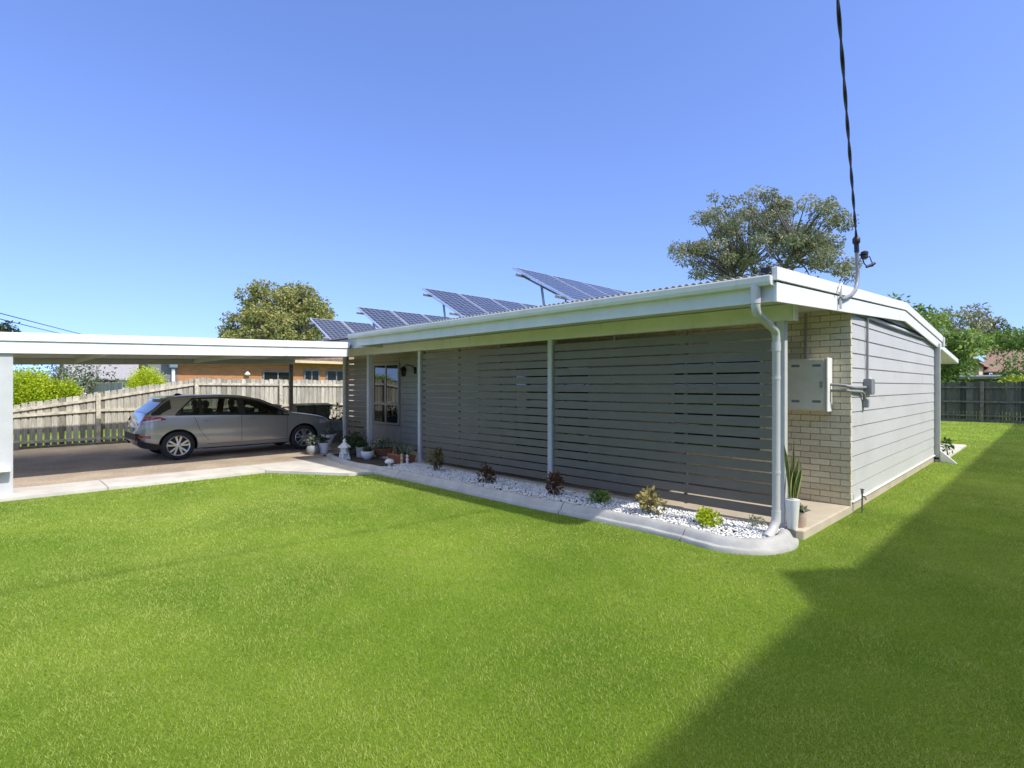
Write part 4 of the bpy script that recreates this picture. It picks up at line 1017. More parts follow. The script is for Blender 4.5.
    for sx in (1, -1):
        # glasshouse: dark surround then three panes
        def up(y): return min(roofl(y), beltl(y) + (y - 0.66) * 1.0 + 0.01) if y < 1.6 else roofl(y)
        def up2(y): return max(beltl(y) + 0.002, up(y) if y < 2.55 else min(roofl(y), roofl(y)))
        patch((0.66, 3.08, lambda y: beltl(y) - 0.016, lambda y: beltl(y) + 0.016), 0.003, sx, 60).build('belt_trim', dark, body, smooth=True)
        patch((0.68, 3.05, lambda y: max(beltl(y), up2_(y) - 0.026), lambda y: up2_(y) + 0.008), 0.004, sx, 80).build('window_trim', dark, body, smooth=True)
        def glaz(a, b, name='side_window'):
            patch((a, b, lambda y: beltl(y) + 0.012, lambda y: max(beltl(y) + 0.014, up2_(y) - 0.018)), 0.001, sx, 30).build(name, seeglass, body, smooth=True)
        glaz(0.71, 1.14); glaz(1.18, 1.93); glaz(2.06, 2.96)
        for (a, b) in ((1.13, 1.19), (1.92, 2.07), (2.80, 2.83)):
            patch((a, b, lambda y: beltl(y) + 0.01, lambda y: max(beltl(y) + 0.014, up2_(y) - 0.01)), 0.0035, sx, 4).build('pillar_trim', dark, body, smooth=True)
        # door shut lines and sill
        for (ys, z0, z1, sl) in ((1.98, 0.33, 0.95, 0.0), (3.02, 0.36, 0.885, -0.04)):
            patch((ys - 0.004, ys + 0.004, lambda y: z0, lambda y: z1), 0.0025, sx, 1).build('door_gap', dark, body)
        for (y0, z0, y1, z1) in ((1.02, 0.945, 1.12, 0.66), (1.12, 0.66, 1.30, 0.40)):
            n = 8; mb = MB()
            for k in range(n):
                ya, yb = y0 + (y1 - y0) * k / n, y0 + (y1 - y0) * (k + 1) / n; za, zb_ = z0 + (z1 - z0) * k / n, z0 + (z1 - z0) * (k + 1) / n
                mb.add([(sx * (sidex(ya, za) + .0025), ya - .004, za), (sx * (sidex(ya, za) + .0025), ya + .004, za), (sx * (sidex(yb, zb_) + .0025), yb + .004, zb_), (sx * (sidex(yb, zb_) + .0025), yb - .004, zb_)], [(0, 1, 2, 3)])
            mb.build('door_gap', dark, body)
        patch((1.28, 3.04, lambda y: 0.315, lambda y: 0.322), 0.003, sx, 20).build('door_gap', dark, body)
        patch((1.2, 3.1, lambda y: 0.212, lambda y: 0.235), 0.004, sx, 20).build('sill_trim', dark, body)
        for ys in (1.30, 2.18):
            q = MB(); zz = 0.845; xx = sidex(ys, zz); q.cbox(sx * (xx + 0.018) - 0.011, sx * (xx + 0.018) + 0.011, ys - 0.10, ys + 0.10, zz - 0.014, zz + 0.014, 0.009); q.build('door_handle', paint, body, smooth=True)
        # mirror
        q = MB(); q.blob((sx * 1.00, 2.80, 0.985), (0.10, 0.06, 0.068), 3); q.cbox(min(sx * 0.86, sx * 0.96), max(sx * 0.86, sx * 0.96), 2.78, 2.83, 0.935, 0.965, 0.006); q.build('mirror', dark, body, smooth=True)
        # tail light wrapping the corner
        patch((0.03, 0.50, lambda y: 0.83 + 0.16 * max(0, (y - 0.05)) , lambda y: min(0.965 - 0.02 * (y < 0.05), itp(ZT, y) - 0.05) if y < 0.40 else 0.962 - (y - 0.40) * 0.5), 0.007, sx, 20).build('tail_light', red, root, smooth=True)
        patch((0.24, 0.60, lambda y: max(1.0, itp(ZT, y) - 0.20 - 0.1 * (y - 0.24)), lambda y: itp(ZT, y) - 0.04), 0.004, sx, 14).build('quarter_trim', dark, body, smooth=True)
        patch((0.10, 0.40, lambda y: 0.835 + 0.16 * (y - 0.05), lambda y: 0.862 + 0.2 * (y - 0.05)), 0.011, sx, 12).build('reversing_lamp', clear, root, smooth=True)
        patch((0.02, 0.22, lambda y: 0.50, lambda y: 0.56), 0.006, sx, 8).build('bumper_reflector', red, root, smooth=True)
        patch((3.86, 4.22, lambda y: 0.665, lambda y: min(0.755, itp(ZT, y) - 0.055)), 0.006, sx, 14).build('headlight', clear, root, smooth=True)
        patch((0.03, 0.42, lambda y: itp(ZB, y) + 0.02, lambda y: itp(ZB, y) + 0.16 - 0.08 * y), 0.004, sx, 10).build('bumper_skirt', dark, root, smooth=True)
    # rear window, windscreen, spoiler: patches over the top surface
    def top_patch(y0, y1, wf, off, n=14):
        mb = MB(); vs = []; fs = []; m = 10
        for i in range(n + 1):
            y = y0 + (y1 - y0) * i / n; zt, zb, w, zs = section(y); wr = sidex(y, zt - 0.035)
            for j in range(m + 1):
                u = -1 + 2 * j / m; z = zt + 0.013 * (1 - u * u) + off; vs.append((u * wr * wf, y - off * (1 if y < 1 else -1), z))
        for i in range(n):
            for j in range(m): a = i * (m + 1) + j; fs.append((a, a + 1, a + m + 2, a + m + 1))
        mb.add(vs, fs); return mb
    top_patch(0.17, 0.565, 0.90, 0.004).build('rear_window', tint, body, smooth=True)
    top_patch(2.42, 3.20, 0.93, 0.004).build('windscreen', tint, body, smooth=True)
    q = MB(); q.prism([(0.42, 1.345), (0.46, 1.365), (0.72, 1.408), (0.72, 1.37), (0.55, 1.315)], 'x', -0.56, 0.56); q.build('spoiler', paint, body, bevel=0.012)
    q = MB(); q.prism([(0.78, 1.40), (0.86, 1.465), (0.90, 1.465), (1.02, 1.418)], 'x', -0.012, 0.012); q.build('roof_antenna', dark, body)
    q = MB(); q.cbox(-0.60, 0.60, -0.012, 0.02, 0.46, 0.60, 0.006); q.build('rear_bumper_trim', dark, body)
    q = MB(); q.cbox(-0.26, 0.26, -0.02, 0.006, 0.615, 0.735, 0.004); q.build('number_plate', clear, body)
    # seats and headrests seen through the glass
    for (ys, n) in ((1.42, 3), (2.22, 2)):
        for k in range(n):
            xx = (-0.42, 0.42)[k] if n == 2 else (-0.45, 0, 0.45)[k]
            q = MB(); q.hexa([(xx - 0.22, ys, 0.85), (xx + 0.22, ys, 0.85), (xx + 0.22, ys + 0.14, 0.85), (xx - 0.22, ys + 0.14, 0.85)], [(xx - 0.19, ys - 0.10, 1.12), (xx + 0.19, ys - 0.10, 1.12), (xx + 0.19, ys - 0.01, 1.12), (xx - 0.19, ys - 0.01, 1.12)])
            q.cbox(xx - 0.13, xx + 0.13, ys - 0.13, ys - 0.03, 1.12, 1.30, 0.03); q.build('seat', dark, root)
    q = MB(); q.tube([(0.42 + 0.18 * math.cos(t * 0.3927), 2.78 - 0.05 * math.sin(t * 0.3927), 0.93 + 0.17 * math.sin(t * 0.3927)) for t in range(17)], 0.015, 6); q.build('steering_wheel', dark, root)
    # wheels
    for ay in AX:
        for sx in (1, -1):
            t = MB(); c = (sx * 0.77, ay, RW)
            t.lathe(c, [(0.212, -0.105), (0.285, -0.108), (0.312, -0.09), (0.318, -0.05), (0.318, 0.05), (0.312, 0.09), (0.285, 0.108), (0.212, 0.105), (0.21, 0.0), (0.212, -0.105)], 44, axis='x', caps=False)
            wh = t.build('wheel', tyre, root, smooth=True)
            r = MB(); oz = 0.092 * sx
            # rim barrel, lip, hub and ten spokes
            r.lathe((sx * 0.77, ay, RW), [(0.214, 0.094 * sx), (0.222, 0.1075 * sx), (0.216, 0.112 * sx), (0.203, 0.105 * sx), (0.198, 0.03 * sx), (0.19, 0.02 * sx)], 44, axis='x', caps=False)
            r.lathe((sx * 0.77, ay, RW), [(0.055, 0.03 * sx), (0.055, 0.088 * sx), (0.03, 0.098 * sx)], 20, axis='x')
            for k in range(5):
                for off in (-0.16, 0.16):
                    a = 2 * math.pi * k / 5 + 0.3 + off; a2 = 2 * math.pi * k / 5 + 0.3 + off * 1.5
                    p = [(0.045, -0.016), (0.045, 0.016), (0.206, 0.021), (0.206, -0.021)]; lo = []; hi = []
                    for (rr, s_) in p:
                        aa = a if rr < 0.1 else a2
                        yy = ay + math.cos(aa) * rr - math.sin(aa) * s_; zz = RW + math.sin(aa) * rr + math.cos(aa) * s_
                        lo.append((sx * (0.77 + 0.065), yy, zz)); hi.append((sx * (0.77 + (0.096 if rr < 0.1 else 0.104)), yy, zz))
                    r.hexa(lo, hi)
            r.build('rim', alloy, wh, smooth=True)
            dk = MB(); dk.lathe((sx * 0.77, ay, RW), [(0.205, 0.0), (0.205, 0.03 * sx)], 30, axis='x'); dk.build('brake_disc', mat('brake_dark', (0.03, 0.03, 0.03), 0.6) if 'brake_dark' not in bpy.data.materials else bpy.data.materials['brake_dark'], wh)
car()

# ================================================================== WHEELIE BINS
def bin_(loc, label, first=None):
    if first: return dup(first, loc, None, label)
    root = thing('wheelie_bin', label, 'bin', loc, (0, 0, 0), 'bins against the left fence'); ORG[root.name] = Vector((0, 0, 0))
    q = MB(); q.hexa([(-0.24, -0.22, 0.06), (0.22, -0.22, 0.06), (0.22, 0.22, 0.06), (-0.24, 0.22, 0.06)], [(-0.30, -0.28, 0.95), (0.30, -0.28, 0.95), (0.30, 0.28, 0.95), (-0.30, 0.28, 0.95)]); q.build('tub', M['bin_green'], root, bevel=0.02)
    q = MB(); q.prism([(-0.34, 0.955), (0.33, 0.955), (0.31, 0.99), (0.0, 1.035), (-0.33, 1.02)], 'y', -0.30, 0.30); q.build('lid', M['bin_green'], root, bevel=0.012)
    q = MB(); q.tube([(-0.37, -0.22, 0.95), (-0.37, 0.22, 0.95)], 0.015, 8); q.build('handle', M['bin_green'], root)
    for s in (-1, 1):
        q = MB(); q.lathe((-0.26, s * 0.24 - 0.03, 0.10), [(0.10, 0), (0.10, 0.06)], 18, axis='y'); q.build('wheel', M['black'], root)
    return root
b0 = bin_((-18.35, 6.72, 0.046), 'dark green wheelie bin partly hidden behind the car windscreen, left of the carport post')
bin_((-18.35, 7.80, 0.046), 'dark wheelie bin just right of the dark carport post, behind the car bonnet', b0)
bin_((-18.35, 8.44, 0.046), 'dark wheelie bin at the right end of the bin row, nearest the house', b0)

# ================================================================== POTS AND ORNAMENTS
def pot(name, label, loc, prof, m, plant=None, cat='pot', n=22):
    root = thing(name, label, cat, loc); x, y, z = loc
    q = MB(); q.lathe(loc, prof, n); q.build('pot', m, root, smooth=True)
    rt, ht = prof[-1]
    q = MB(); q.lathe((x, y, z + ht - 0.02), [(rt * 0.9, 0), (rt * 0.9, 0.022)], n); q.build('potting_soil', M['soil'], root)
    if plant:
        kind, h, spread, lm, num = plant
        if kind == 'strap':
            q = MB(); blades_mesh(q, (x, y, z + ht), num, h, spread * 0.28, spread, seed=int(abs(x) * 100)); q.build('plant', lm, root)
        else:
            P = rand_dirs(num) * RNG.uniform(0.3, 1, (num, 1)) * np.array([spread, spread, h / 2]) + np.array([x, y, z + ht + h * 0.5])
            v, f, t = leaf_arrays(P, 0.07, 0.5, np.clip(RNG.normal(0.5, 0.25, num), 0, 1)); np_mesh('plant', v, f, lm, t, root)
    return root
pot('round_pot', 'grey ball shaped pot nearest the car at the left of the pots', (-12.45, 5.56, 0.05), [(0.07, 0), (0.12, 0.05), (0.145, 0.12), (0.125, 0.19), (0.09, 0.22)], M['pot_grey'], ('bush', 0.26, 0.16, M['leaf_grey'], 160))
pot('tapered_pot', 'white tapered pot second from the left in the pot group by the car', (-12.45, 5.84, 0.05), [(0.08, 0), (0.09, 0.02), (0.135, 0.23), (0.145, 0.26), (0.13, 0.26)], M['pot_white'], ('bush', 0.16, 0.13, M['leaf_dark'], 120))
pot('goblet_planter', 'white goblet planter on a thin foot just behind the white tapered pot', (-12.95, 6.2, 0.06), [(0.10, 0), (0.03, 0.03), (0.03, 0.12), (0.10, 0.24), (0.19, 0.40), (0.18, 0.40)], M['pot_white'], ('bush', 0.22, 0.12, M['leaf_grey'], 90))
rp = thing('square_planter', 'square grey concrete planter on a dark stand at the back of the pot group', 'planter', (-14.3, 7.05, 0.05))
q = MB(); q.hexa([(-14.5, 6.85, 0.42), (-14.1, 6.85, 0.42), (-14.1, 7.25, 0.42), (-14.5, 7.25, 0.42)], [(-14.56, 6.8, 0.72), (-14.04, 6.8, 0.72), (-14.04, 7.3, 0.72), (-14.56, 7.3, 0.72)]); q.build('tub', M['pot_grey'], rp, bevel=0.015)
q = MB(); q.cbox(-14.48, -14.12, 6.87, 7.23, 0.05, 0.42, 0.01); q.build('stand', M['dark_rail'], rp)
P = rand_dirs(200) * np.array([0.3, 0.3, 0.25]) + np.array([-14.3, 7.05, 0.92]); v, f, t = leaf_arrays(P, 0.1, 0.45, RNG.uniform(0, 1, 200)); np_mesh('plant', v, f, M['leaf_dark'], t, rp)
bush('leafy_plant', 'dark bushy plant between the goblet planter and the white stone lantern', 'plant', (-11.75, 6.2, 0.06), (0.5, 0.5, 0.52), M['leaf_dark'], 420, 0.09, 0.4, None, tone=0.3, seed=21, lumps=10)
bush('tall_plant', 'tall dark leafy plant against the left end of the slatted verandah screen', 'plant', (-12.75, 6.75, 0.08), (0.5, 0.5, 0.85), M['leaf_dark'], 420, 0.11, 0.4, None, tone=0.25, seed=22, lumps=10)
bush('screen_plant', 'dark green plant just right of the white stone lantern, in front of the slats', 'plant', (-11.25, 6.12, 0.07), (0.42, 0.4, 0.5), M['leaf_dark'], 300, 0.08, 0.4, None, tone=0.3, seed=23, lumps=9)

def sc_l(q, k=0.8): q.v = [(lx + (x - lx) * k, ly + (y - ly) * k, lz + (z - lz) * k) for x, y, z in q.v]
ln = thing('stone_lantern', 'white pagoda stone lantern ornament standing among the pots', 'lantern', (-10.98, 5.62, 0.06)); lx, ly, lz = -10.98, 5.62, 0.06
q = MB(); q.lathe((lx, ly, lz), [(0.15, 0), (0.145, 0.03), (0.10, 0.15), (0.08, 0.17)], 4, start=0.5)
for k in range(4):
    a = math.pi / 4 + k * math.pi / 2; q.tube([(lx + 0.145 * math.cos(a), ly + 0.145 * math.sin(a), lz), (lx + 0.10 * math.cos(a), ly + 0.10 * math.sin(a), lz + 0.17)], 0.03, 6)
sc_l(q); q.build('base', M['stone_white'], ln)
q = MB(); q.lathe((lx, ly, lz + 0.17), [(0.13, 0), (0.13, 0.03), (0.10, 0.035), (0.10, 0.16), (0.12, 0.17)], 6); sc_l(q); q.build('lamp_chamber', M['stone_white'], ln)
q = MB(); q.lathe((lx, ly, lz + 0.335), [(0.175, 0), (0.17, 0.03), (0.10, 0.08), (0.05, 0.13), (0.035, 0.15), (0.045, 0.18), (0.015, 0.25)], 6); sc_l(q); q.build('lantern_roof', M['stone_white'], ln)

pot('grey_pot', 'small grey cylinder pot between the stone lantern and a small white bowl pot', (-10.95, 6.02, 0.07), [(0.09, 0), (0.12, 0.02), (0.125, 0.22), (0.13, 0.24), (0.115, 0.24)], M['pot_grey'], ('bush', 0.14, 0.12, M['leaf_dark'], 100))
pot('bowl_pot', 'small round white bowl pot in front of the terracotta bowl', (-10.62, 5.98, 0.07), [(0.07, 0), (0.12, 0.05), (0.145, 0.13), (0.14, 0.18), (0.125, 0.18)], M['pot_white'], ('bush', 0.07, 0.09, M['leaf_dark'], 110))
pot('terracotta_bowl', 'wide terracotta bowl of grey green succulents at the foot of the entry post', (-10.72, 6.42, 0.10), [(0.14, 0), (0.19, 0.04), (0.24, 0.15), (0.25, 0.17), (0.225, 0.17)], M['terracotta'], ('bush', 0.24, 0.30, M['leaf_grey'], 260))
tr = thing('planter_trough', 'rectangular terracotta trough of green plants between the two entry posts', 'planter', (-9.6, 6.2, 0.07))
q = MB(); q.hexa([(-9.92, 6.10, 0.07), (-9.36, 6.10, 0.07), (-9.36, 6.34, 0.07), (-9.92, 6.34, 0.07)], [(-9.96, 6.06, 0.25), (-9.32, 6.06, 0.25), (-9.32, 6.38, 0.25), (-9.96, 6.38, 0.25)]); q.build('trough', M['terracotta'], tr, bevel=0.01)
q = MB()
for k in range(7): blades_mesh(q, (-9.88 + k * 0.083, 6.2 + 0.05 * math.sin(k * 2.1), 0.24), 12, 0.26, 0.035, 0.16, seed=40 + k)
q.build('plants', M['leaf_grey'], tr)
mu = thing('mushroom_ornament', 'small white mushroom ornament on the kerb edge in front of the trough', 'ornament', (-9.2, 5.66, 0.08))
q = MB(); q.lathe((-9.2, 5.66, 0.08), [(0.05, 0), (0.035, 0.03), (0.03, 0.10), (0.03, 0.12)], 12); q.build('stalk', M['stone_white'], mu, smooth=True)
q = MB(); q.lathe((-9.2, 5.66, 0.17), [(0.09, 0), (0.095, 0.02), (0.07, 0.06), (0.02, 0.08)], 14); q.build('cap', M['stone_white'], mu, smooth=True)
def figurine(loc, label, m):
    root = thing('garden_figurine', label, 'figurine', loc, group='figurines by the verandah post'); x, y, z = loc
    q = MB(); q.lathe(loc, [(0.03, 0), (0.035, 0.015), (0.022, 0.08), (0.034, 0.12), (0.017, 0.15), (0.016, 0.155), (0.026, 0.175), (0.027, 0.195), (0.012, 0.215)], 12); q.build('figure', m, root, smooth=True); return root
figurine((-9.32, 6.02, 0.09), 'little cream garden figurine nearest the trough', M['cream_render'])
figurine((-9.12, 6.02, 0.09), 'little white garden figurine at the foot of the verandah post', M['stone_white'])
q = MB(); q.cbox(-11.0, -10.1, 7.45, 8.0, 0.102, 0.118, 0.006); tag(q.build('door_mat', M['black'], at=(-10.55, 7.7, 0.1)), 'dark door mat lying on the verandah floor near the entry', 'mat')

sp = thing('potted_snake_plant', 'tall snake plant in a white tapered pot beside the corner downpipe', 'potted plant', (-2.05, 6.37, 0.10)); sx_, sy_, sz_ = -2.05, 6.37, 0.10
q = MB(); q.lathe((sx_, sy_, sz_), [(0.05, 0), (0.053, 0.012), (0.074, 0.30), (0.078, 0.325), (0.068, 0.325)], 26); q.build('pot', M['pot_white'], sp, smooth=True)
q = MB(); q.lathe((sx_, sy_, sz_ + 0.30), [(0.065, 0), (0.065, 0.02)], 20); q.build('potting_soil', M['soil'], sp)
def snake_leaf(mb, base, lean, h, w, tone, tw):
    vs = []; vs2 = []; n = 9
    for i in range(n + 1):
        u = i / n; ww = w * (0.7 + 0.9 * u * (1 - u) * 1.6) * (1 if u < 0.75 else max(0.03, (1 - u) / 0.25)); a = tw + 0.5 * u
        px, py = math.cos(a) * ww / 2, math.sin(a) * ww / 2; c = (base[0] + lean[0] * u ** 1.4, base[1] + lean[1] * u ** 1.4, base[2] + h * u)
        e = 0.14
        vs.append([(c[0] + px, c[1] + py, c[2]), (c[0] + px * (1 - 2 * e), c[1] + py * (1 - 2 * e), c[2]), (c[0] - py * 0.25, c[1] + px * 0.25, c[2]), (c[0] - px * (1 - 2 * e), c[1] - py * (1 - 2 * e), c[2]), (c[0] - px, c[1] - py, c[2])])
    for i in range(n):
        for k in range(4):
            t = 0.95 if k in (0, 3) else tone + 0.12 * math.sin(i * 2.3)
            mb.add([vs[i][k], vs[i][k + 1], vs[i + 1][k + 1], vs[i + 1][k]], [(0, 1, 2, 3)], max(0, t))
q = MB(); rn = random.Random(5)
for k in range(10):
    a = rn.uniform(0, 6.28); rr = rn.uniform(0.005, 0.035); L = (math.cos(a) * rr * 2.4, math.sin(a) * rr * 2.4)
    snake_leaf(q, (sx_ + math.cos(a) * rr, sy_ + math.sin(a) * rr, sz_ + 0.34), L, rn.uniform(0.28, 0.55) if k > 2 else 0.60 + 0.04 * k, rn.uniform(0.05, 0.066), rn.uniform(0.1, 0.45), rn.uniform(0, 3.1))
q.build('leaves', M['leaf_snake'], sp)
pot('pink_pot', 'small pinkish clay pot behind the white snake plant pot', (-2.02, 6.52, 0.10), [(0.045, 0), (0.06, 0.02), (0.07, 0.13), (0.075, 0.17), (0.065, 0.17)], M['pot_pink'], ('bush', 0.05, 0.06, M['leaf_grey'], 70))

# ================================================================== NEIGHBOURS
def simple_house(name, label, x0, x1, y0, y1, zw, ridge, axis, wall, roofm, windows=(), over=0.5, gable=None):
    root = thing(name, label, 'house', ((x0 + x1) / 2, (y0 + y1) / 2, 0))
    q = MB(); q.box(x0, x1, y0, y1, 0, zw)
    if axis == 'y': q.prism([(x0, zw), (x1, zw), ((x0 + x1) / 2, ridge - 0.12)], 'y', y0 + 0.001, y1 - 0.001)
    else: q.prism([(y0, zw), (y1, zw), ((y0 + y1) / 2, ridge - 0.12)], 'x', x0 + 0.001, x1 - 0.001)
    q.build('wall', wall, root)
    q = MB(); o = over
    if axis == 'y':
        xm = (x0 + x1) / 2; k = (ridge - zw) / (xm - x0); ze = zw - o * k
        for s, xe in ((-1, x0 - o), (1, x1 + o)): q.hexa([(xe, y0 - o, ze), (xm, y0 - o, ridge - 0.02), (xm, y1 + o, ridge - 0.02), (xe, y1 + o, ze)], [(xe, y0 - o, ze + 0.12), (xm, y0 - o, ridge + 0.1), (xm, y1 + o, ridge + 0.1), (xe, y1 + o, ze + 0.12)])
    else:
        ym = (y0 + y1) / 2; k = (ridge - zw) / (ym - y0); ze = zw - o * k
        for s, ye in ((-1, y0 - o), (1, y1 + o)): q.hexa([(x0 - o, ye, ze), (x0 - o, ym, ridge - 0.02), (x1 + o, ym, ridge - 0.02), (x1 + o, ye, ze)], [(x0 - o, ye, ze + 0.12), (x0 - o, ym, ridge + 0.1), (x1 + o, ym, ridge + 0.1), (x1 + o, ye, ze + 0.12)])
    q.build('roof', roofm, root)
    for (side, a, b, za, zb) in windows:
        f = MB(); p = MB(); t = 0.07
        if side in ('x1', 'x0'):
            s = 1 if side == 'x1' else -1; xx = x1 if s > 0 else x0
            def bx(mb, a_, b_, c_, d_, o0, o1): mb.box(min(xx + s * o0, xx + s * o1), max(xx + s * o0, xx + s * o1), a_, b_, c_, d_)
        else:
            s = -1 if side == 'y0' else 1; yy = y0 if s < 0 else y1
            def bx(mb, a_, b_, c_, d_, o0, o1): mb.box(a_, b_, min(yy + s * o0, yy + s * o1), max(yy + s * o0, yy + s * o1), c_, d_)
        bx(f, a, b, za, za + t, 0.002, 0.06); bx(f, a, b, zb - t, zb, 0.002, 0.06); bx(f, a, a + t, za + t, zb - t, 0.002, 0.06); bx(f, b - t, b, za + t, zb - t, 0.002, 0.06); bx(f, (a + b) / 2 - .03, (a + b) / 2 + .03, za + t, zb - t, 0.002, 0.05)
        fo = f.build('window', M['grey_render'], root); bx(p, a + t, b - t, za + t, zb - t, 0.002, 0.03); p.build('pane', M['glass'], fo)
    return root
nb = simple_house('neighbour_house', 'orange brick house with cream eaves beyond the pale paling fence', -34, -26, 5.75, 24, 3.05, 3.9, 'y', M['nb_brick'], M['tile_brown'],
                  [('x1', 9.2, 10.6, 1.3, 2.4), ('x1', 11.15, 11.95, 1.3, 2.5), ('x1', 12.3, 13.4, 1.3, 2.5), ('x1', 16, 18, 1.0, 2.4)], 0.55)
q = MB(); q.box(-25.46, -25.42, 5.2, 24.5, 2.79, 2.92); q.box(-25.99, -25.47, 5.76, 24.4, 2.80, 2.82); q.build('eave', M['cream_render'], nb)
for y in (8.9, 10.95, 12.1, 13.7): 
    pass
q = MB(); q.box(-27, -25.99, 4.7, 5.745, 0, 2.9); q.build('grey_wing', M['grey_render'], nb)
q = MB(); q.tube([(-25.9, 5.58, 0), (-25.9, 5.58, 2.4)], 0.07, 8); q.cbox(-26.0, -25.8, 5.45, 5.72, 2.45, 2.7, 0.01); q.build('downpipe', M['white_paint'], nb)
lm = thing('wall_light', 'small white wall light on the orange brick neighbouring wall', 'wall light', (-25.9, 8.5, 2.2))
q = MB(); q.lathe((-25.88, 8.5, 2.15), [(0.05, 0), (0.13, 0.06), (0.05, 0.18)], 10); q.build('shade', M['white_paint'], lm); q = MB(); q.box(-25.998, -25.9, 8.47, 8.53, 2.3, 2.36); q.build('arm', M['white_paint'], lm)

simple_house('grey_roof_house', 'low house with grey tiled roof and white gable far beyond the left fence', -64, -55.5, 5.2, 13, 2.4, 4.0, 'y', M['panel_wall'], M['tile_grey'], [('x1', 6.5, 8.0, 1.0, 2.2)], 0.6)
simple_house('cream_gable_house', 'cream walled gable house glimpsed beyond the dark back fence', -8.2, -4.6, 60, 70, 3.6, 5.0, 'y', M['cream_render'], M['tile_brown'], [('y0', -7, -6, 1.5, 2.6)], 0.35)
simple_house('brown_tile_house', 'house with brown tiled roof behind the dark back fence at the right edge', -4.0, 10, 64, 76, 3.1, 5.4, 'x', M['grey_render'], M['tile_brown'], [('y0', -3.2, -1.8, 1.2, 2.6)], 0.7)
q = MB(); q.hexa([(-6.0, 47, 2.15), (4, 47, 2.15), (4, 51, 2.3), (-6.0, 51, 2.3)], [(-6.0, 47, 2.32), (4, 47, 2.32), (4, 51, 2.47), (-6.0, 51, 2.47)])
sh = thing('garden_shed', 'low dark flat roofed shelter behind the dark back fence', 'shed', (-1, 49, 0)); q.build('roof', M['zinc'], sh)
q = MB(); q.box(-5.6, 3.6, 49.5, 50.8, 0, 2.2); q.build('wall', M['grey_render'], sh)

# two storey neighbour on the right, outside the picture: its eave casts the shade across the side lawn
def shade_house():
    XE = 3.55; ZE = 5.42
    root = thing('two_storey_neighbour', 'long two storey rendered house right of the side lawn, shading it', 'house', (8, 16, 0))
    q = MB(); q.box(XE + 0.6, 12.5, -4.3, 36, 0, ZE - 0.16); q.build('wall', M['white_render'], root)
    q = MB(); y0, y1 = -5.0, 36.6; xm = 8.4; zr = 7.4
    q.hexa([(XE, y0, ZE - 0.16), (xm, y0 + 5, zr - 0.16), (xm, y1 - 5, zr - 0.16), (XE, y1, ZE - 0.16)], [(XE, y0, ZE), (xm, y0 + 5, zr), (xm, y1 - 5, zr), (XE, y1, ZE)])
    q.hexa([(13.2, y0, ZE - 0.16), (xm, y0 + 5, zr - 0.16), (xm, y1 - 5, zr - 0.16), (13.2, y1, ZE - 0.16)], [(13.2, y0, ZE), (xm, y0 + 5, zr), (xm, y1 - 5, zr), (13.2, y1, ZE)])
    q.add([(XE, y0, ZE), (13.2, y0, ZE), (xm, y0 + 5, zr)], [(0, 1, 2)]); q.add([(XE, y1, ZE), (13.2, y1, ZE), (xm, y1 - 5, zr)], [(0, 1, 2)])
    q.box(XE + 0.02, 13.15, y0 + 0.02, y1 - 0.02, ZE - 0.22, ZE - 0.17)
    # small gablet rising over the eave
    q.prism([(4.80, ZE - 0.05), (6.16, ZE - 0.05), (5.55, ZE + 0.50)], 'x', XE, XE + 1.2)
    q.build('roof', M['tile_grey'], root)
    for zz in (1.0, 3.7):
        for yy in (2, 7, 13, 19, 26):
            f = MB(); f.box(XE + 0.55, XE + 0.597, yy, yy + 1.8, zz, zz + 1.2); fo = f.build('window', M['frame_paint'], root)
            p = MB(); p.box(XE + 0.54, XE + 0.548, yy + 0.06, yy + 1.74, zz + 0.06, zz + 1.14); p.build('pane', M['glass'], fo)
shade_house()

# ================================================================== TREES AND BUSHES
tree('gum_tree', 'tall open gum tree with grey green leaves showing above the right end of the roof', 'tree', (-13.7, 37.4, 0), 14.2, 10.4, 6.6, M['leaf_gum'], M['dark_bark'], 'background trees', nclump=200, per=700, leaf=0.19, aspect=0.45, clump_r=(0.34, 0.60), seed=12, trunk_r=0.3, droop=0.5,
     lobes=[(-0.62, 0.80, 0.20), (-0.35, 0.88, 0.2), (-0.12, 0.9, 0.18), (0.1, 0.86, 0.2), (-0.55, 0.45, 0.22), (-0.1, 0.45, 0.28), (0.2, 0.4, 0.24), (0.42, 0.22, 0.24), (0.74, 0.38, 0.2), (-0.84, -0.2, 0.18), (-0.75, 0.05, 0.2), (-0.4, 0.0, 0.26), (0.15, 0.0, 0.32), (0.55, -0.05, 0.28), (-0.25, -0.4, 0.3), (-0.7, -0.55, 0.26), (0.3, -0.45, 0.34), (0.75, -0.45, 0.22), (-0.2, -0.8, 0.36)], tone=0.5)
tree('olive_tree', 'rounded olive yellow tree showing above the white carport fascia', 'tree', (-45.6, 17.8, 0), 10.3, 8.5, 8.0, M['leaf_olive'], M['pale_bark'], 'background trees', nclump=150, per=420, leaf=0.25, aspect=0.55, clump_r=(0.5, 0.95), seed=5, trunk_r=0.3, droop=0.3, tone=0.5,
     shape=0.9)
tree('mango_tree', 'dense bright green large leaved tree hanging over the dark back fence', 'tree', (-5.7, 37.4, 0), 6.6, 7.6, 5.8, M['leaf_mango'], M['bark'], 'background trees', nclump=130, per=300, leaf=0.28, aspect=0.42, clump_r=(0.35, 0.65), seed=9, trunk_r=0.2, droop=0.5, tone=0.62,
     lobes=[(-0.6, 0.75, 0.28), (-0.2, 0.72, 0.28), (0.12, 0.5, 0.28), (0.42, 0.3, 0.26), (0.62, 0.05, 0.22), (-0.3, 0.1, 0.4), (0.2, 0.0, 0.36), (0.45, -0.25, 0.26), (0.0, -0.5, 0.4), (0.3, -0.65, 0.26), (-0.5, -0.4, 0.4)])
